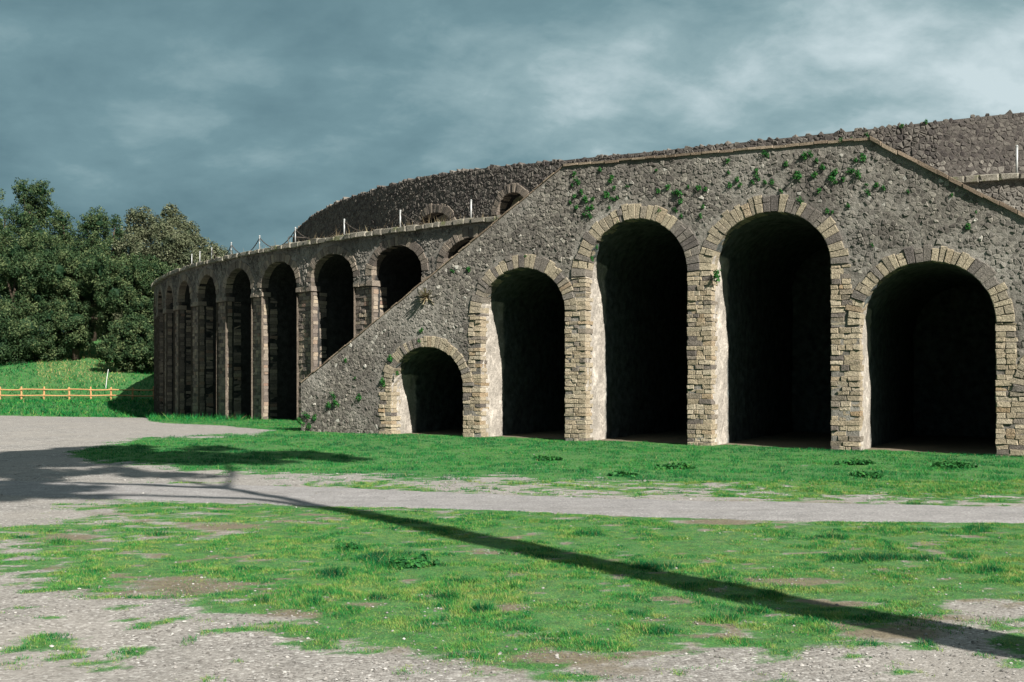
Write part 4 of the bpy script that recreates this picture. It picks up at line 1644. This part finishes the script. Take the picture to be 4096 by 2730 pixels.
# ------------------------------------------------------------------ grass
def blades(X, Y, h, w, tint, three=True, seed=1, lean=1.1):
    r = np.random.default_rng(seed)
    n = len(X)
    Z = ground_z(X, Y) - 0.004
    a = r.uniform(0, 2 * np.pi, n)
    ca, sa = np.cos(a), np.sin(a)
    la = a + np.pi / 2 + r.normal(0, 0.5, n)
    ln = h * lean * r.uniform(0.1, 1.5, n)
    lx, ly = np.cos(la) * ln, np.sin(la) * ln
    B = np.stack([X, Y, Z], 1)
    sd = np.stack([ca, sa, np.zeros(n)], 1) * (w * 0.5)[:, None]
    tip = B + np.stack([lx, ly, h], 1)
    if three:
        mid = B + np.stack([lx * 0.32, ly * 0.32, h * 0.6], 1)
        V = np.stack([B - sd, B + sd, mid + sd * 0.75, mid - sd * 0.75, tip], 1).reshape(-1, 3)
        k = np.arange(n)[:, None] * 5
        Fq = np.concatenate([k + np.array([[0, 1, 2]]), k + np.array([[0, 2, 3]]), k + np.array([[3, 2, 4]])])
        return V, Fq, np.repeat(tint, 5)
    V = np.stack([B - sd, B + sd, tip], 1).reshape(-1, 3)
    Fq = np.arange(3 * n).reshape(-1, 3)
    return V, Fq, np.repeat(tint, 3)


TUFTS = [(1390, 2195, 110, 14), (1480, 2235, 150, 22), (1640, 2262, 160, 18), (1320, 2290, 120, 16), (1500, 2395, 60, 12), (1270, 2410, 45, 10), (2760, 2385, 50, 14),
         (2900, 2440, 130, 20), (2990, 2440, 110, 20), (2870, 2480, 90, 16), (2680, 2530, 120, 14), (3130, 2570, 90, 14), (3700, 2580, 55, 16), (4010, 2580, 90, 22),
         (2620, 2270, 90, 16), (3080, 2390, 90, 20), (3500, 2235, 160, 14), (3750, 2230, 150, 16), (3900, 2120, 120, 10), (3700, 2120, 100, 8), (3950, 2290, 120, 14),
         (2350, 2140, 70, 8), (3150, 2160, 90, 8), (2750, 2230, 90, 10), (730, 2035, 60, 6), (1880, 2330, 60, 10), (2120, 2400, 60, 10), (640, 2140, 60, 6), (240, 2175, 40, 6),
         (90, 2150, 26, 6), (2200, 2230, 80, 10), (1800, 2385, 60, 10), (3480, 2580, 60, 10), (2100, 2350, 70, 10), (1950, 2440, 60, 10), (3330, 2150, 70, 8),
         (3450, 2560, 60, 8), (1050, 2410, 50, 8), (2440, 2500, 90, 12), (2300, 2540, 80, 12), (1700, 2235, 50, 8)]
tuft_map = np.zeros(gpx.shape)
for (x, y, rx, ry) in TUFTS:
    tuft_map = np.maximum(tuft_map, np.clip(1.2 - np.hypot((gpx - x) / rx, (gpy - y) / ry), 0, 1))


def grass_layer(y0, y1, dens, hmin, hmax, w, three, seed, name, label, xpad=4.0, xk=0.52, xmax=None):
    r = np.random.default_rng(seed)
    m = 4000
    yy = np.linspace(y0, y1, m)
    rate = dens(yy) * 2 * (xk * yy + xpad)
    tot = int(np.trapezoid(rate, yy)) if hasattr(np, 'trapezoid') else int(np.trapz(rate, yy))
    cdf = np.cumsum(rate)
    Y = np.interp(r.random(tot) * cdf[-1], cdf, yy)
    X = r.uniform(-1, 1, tot) * (xk * Y + xpad)
    c = cover(X, Y)
    tf = sample(tuft_map, X, Y) * (Y < 22)
    clump = fbm(X * 3.2 + 11, Y * 3.2, 3)
    tf = np.clip(tf * 1.1 + (clump - 0.5) * 0.9 * (tf > 0.05), 0, 1)
    c = np.maximum(c, sstep(0.1, 0.5, tf))
    keep = r.random(tot) < np.clip(c, 0, 1) * (0.55 + 0.45 * sstep(0.35, 0.6, clump))
    # nothing grows inside the masonry
    ds = (X - O0[0]) * NI[0] + (Y - O0[1]) * NI[1]
    al = (X - O0[0]) * U[0] + (Y - O0[1]) * U[1]
    deepin = np.where(vnoise(al * 1.5, al * 0) > 0.35, 0.45, 0.1)
    inar = np.zeros(tot, bool)
    for a in ST:
        inar |= (al > a.sl + 0.05) & (al < a.sr - 0.05) & (ds < deepin)
    keep &= ~((ds > -0.02) & (al > S_L - 0.02)) | inar
    keep &= np.hypot(X - C0[0], Y - C0[1]) > RAD + 0.03
    # keep the path clear but for its ragged edges
    px, py = to_px(X, Y, ground_z(X, Y))
    on = (py > np.interp(px, [p[0] for p in PATH_TOP], [p[1] for p in PATH_TOP]) + 2) & (py < np.interp(px, [p[0] for p in PATH_BOT], [p[1] for p in PATH_BOT]) - 3)
    keep &= ~on
    X, Y, c, tf, clump = X[keep], Y[keep], c[keep], tf[keep], clump[keep]
    n = len(X)
    hh = (hmin + (hmax - hmin) * r.random(n) ** 1.4) * (0.5 + 1.1 * sstep(0.35, 0.75, clump)) * (0.6 + 0.4 * c) * (1 + 1.3 * tf)
    pat = fbm(X * 0.8 + 3, Y * 0.8 + 8, 4)
    fine = fbm(X * 7.5 + 61, Y * 7.5 + 4, 3, 0.7)
    near = (Y < 20.5)
    tint = np.clip(np.where(near, 0.58, 0.34) + (pat - 0.5) * 0.55 - (clump - 0.5) * 0.7 + (fine - 0.5) * 1.5 * near - 0.45 * tf + r.normal(0, 0.12, n), 0, 1)
    bankdry = sstep(89, 96, Y) * (px[keep] > 150) * (px[keep] < 500) * 0.6
    dry = r.random(n) < 0.03 + (0.07 + 0.14 * (1 - c)) * near + bankdry
    tint = np.where(dry, r.uniform(0.88, 1.0, n), np.minimum(tint, 0.9))
    ww = w(Y) * r.uniform(0.7, 1.3, n)
    V, Fq, T = blades(X, Y, hh, ww, tint, three, seed)
    o = make_np(name, V, Fq, 3, M['grass'], None, T)
    tag(o, label, 'grass', kind='stuff')
    return n


grass_layer(4.6, 20.5, lambda y: 8600 * (10 / y) ** 1.0, 0.011, 0.029, lambda y: 0.0046 * (y / 8) ** 0.5, False, 11, 'grass', 'short worn grass of the near lawn before the path', xpad=1.5)
grass_layer(17.5, 50, lambda y: 800 * (22 / y) ** 1.1, 0.025, 0.06, lambda y: 0.011 * (y / 25) ** 0.7, False, 12, 'grass', 'bright short grass between the path and the arches', xpad=2.0)
grass_layer(50, 112, lambda y: 60 * (60 / y) ** 1.0, 0.08, 0.26, lambda y: 0.04 * (y / 60), False, 13, 'grass', 'long meadow grass around the fence and on the bank', xpad=2.0)


# broad leaved weeds standing in the lawns
WEEDS = [(1385, 2200, 0.24, 'dark leafy weed clump in the near lawn left of the shadow'), (1640, 2268, 0.30, 'wide low dark weed patch in the middle of the near lawn'),
         (3800, 1872, 0.75, 'dark leafy weed patch in the far lawn before the rightmost arch'), (3460, 1908, 0.42, 'small dark weed at the lower edge of the far lawn'),
         (3420, 1860, 0.55, 'low weed patch in front of the pier left of the rightmost arch'), (2200, 1842, 0.4, 'low weed patch in the far lawn before the second arch'),
         (2480, 1905, 0.35, 'little weed beside the gravel edge before the left tall arch'), (2700, 1875, 0.5, 'low weeds before the left tall arch')]
for k, (px, py, r_, lab) in enumerate(WEEDS):
    g = ground_at(px, py)
    rn = np.random.default_rng(500 + k)
    c_ = [(g.x + rn.uniform(-1, 1) * r_ * 0.5, g.y + rn.uniform(-1, 1) * r_ * 0.5, g.z + 0.03) for _ in range(7)]
    c_ = [(x, y, gz(x, y) + 0.04 * r_) for x, y, _z in c_]
    V, Fq, T = leaf_cloud(c_, [(r_ * 0.5, r_ * 0.5, r_ * 0.12)] * 7, 700, 0.035 if g.y < 15 else 0.06, seed=500 + k, clumps=10, clump_r=0.8, up=0.9)
    tag(make_np('weed', V, Fq, 4, M['ivy_leaf'], None, T * 0.9), lab, 'weed', 'broad leaved weeds in the lawns')


# ------------------------------------------------------------------ loose stones on the gravel
def pebble_layer(n, y0, y1, smin, smax, seed, name, label, lim=0.5, speck=False):
    r = np.random.default_rng(seed)
    Y = 1 / r.uniform(1 / y1, 1 / y0, n * 3)
    X = r.uniform(-1, 1, n * 3) * (0.52 * Y + 1.5)
    c = cover(X, Y)
    k = (r.random(n * 3) > c * 0.93) & (fbm(X * 1.6 + 70, Y * 1.6, 3) + r.normal(0, 0.12, n * 3) > lim)
    X, Y = X[k][:n], Y[k][:n]
    m = len(X)
    s_ = smin + (smax - smin) * r.random(m) ** 5
    Z = ground_z(X, Y) + s_ * 0.15
    base = np.array([[1, 0, 0], [0, 1, 0], [-1, 0, 0], [0, -1, 0], [0, 0, 1], [0, 0, -1], [0.7, 0.7, 0.45], [-0.7, -0.7, 0.4]], float)
    tri = np.array([[0, 6, 4], [6, 1, 4], [1, 2, 4], [2, 7, 4], [7, 3, 4], [3, 0, 4]])      # the underside lies in the ground
    jit = base[None] * (1 + r.uniform(-0.3, 0.3, (m, 8, 1))) * np.stack([np.ones(m), r.uniform(0.6, 1, m), r.uniform(0.45, 0.8, m)], 1)[:, None, :]
    a = r.uniform(0, 6.28, m)
    ca, sa = np.cos(a)[:, None], np.sin(a)[:, None]
    Vx = (jit[..., 0] * ca - jit[..., 1] * sa) * s_[:, None] + X[:, None]
    Vy = (jit[..., 0] * sa + jit[..., 1] * ca) * s_[:, None] + Y[:, None]
    Vz = jit[..., 2] * s_[:, None] + Z[:, None]
    V = np.stack([Vx, Vy, Vz], 2).reshape(-1, 3)
    Fq = (np.arange(m)[:, None, None] * 8 + tri[None]).reshape(-1, 3)
    o = make_np(name, V, Fq, 3, M['pebble'], None, np.repeat(r.random(m), 8))
    tag(o, label, 'gravel', kind='stuff')


M['pebble'] = stone_mat('pebbles', [(0.0, (0.15, 0.14, 0.13)), (0.5, (0.26, 0.245, 0.23)), (0.85, (0.36, 0.34, 0.32)), (1.0, (0.56, 0.54, 0.51))], 30, 0.5, (0.7, 1.2))
pebble_layer(22000, 5.2, 19, 0.003, 0.017, 21, 'gravel_stones', 'loose pale pebbles scattered on the near gravel and soil', 0.47)
pebble_layer(6000, 17, 30, 0.007, 0.028, 22, 'gravel_stones', 'small stones along the far edge of the path', 0.42)

# ------------------------------------------------------------------ dry weeds on the terrace edge
rn = np.random.default_rng(9)
Vd, Fd, Td = [], [], []
for k in range(900):
    px = rn.choice([rn.uniform(1080, 1560), rn.uniform(1560, 1920), rn.uniform(880, 1080)], p=[0.55, 0.37, 0.08])
    if vnoise(np.array([px * 0.035]), np.array([1.0]))[0] < 0.35:
        continue
    p = Vector(RA.P(RA.s_of(px), CB + 0.16, rn.uniform(-1.5, -0.1)))
    h = abs(rn.normal()) * 0.22 + 0.08
    d = Vector((rn.normal() * 0.35, rn.normal() * 0.2, 1)).normalized() * h
    sd = Vector((0.009, 0.004, 0))
    b0 = len(Vd)
    Vd += [tuple(p - sd), tuple(p + sd), tuple(p + d)]
    Fd.append((b0, b0 + 1, b0 + 2))
    Td += [rn.uniform(0.1, 0.9)] * 3
tag(make('dry_weeds', Vd, Fd, M['dry_leaf'], tint=Td), 'thin dry weeds growing along the terrace edge', 'weeds', kind='stuff')
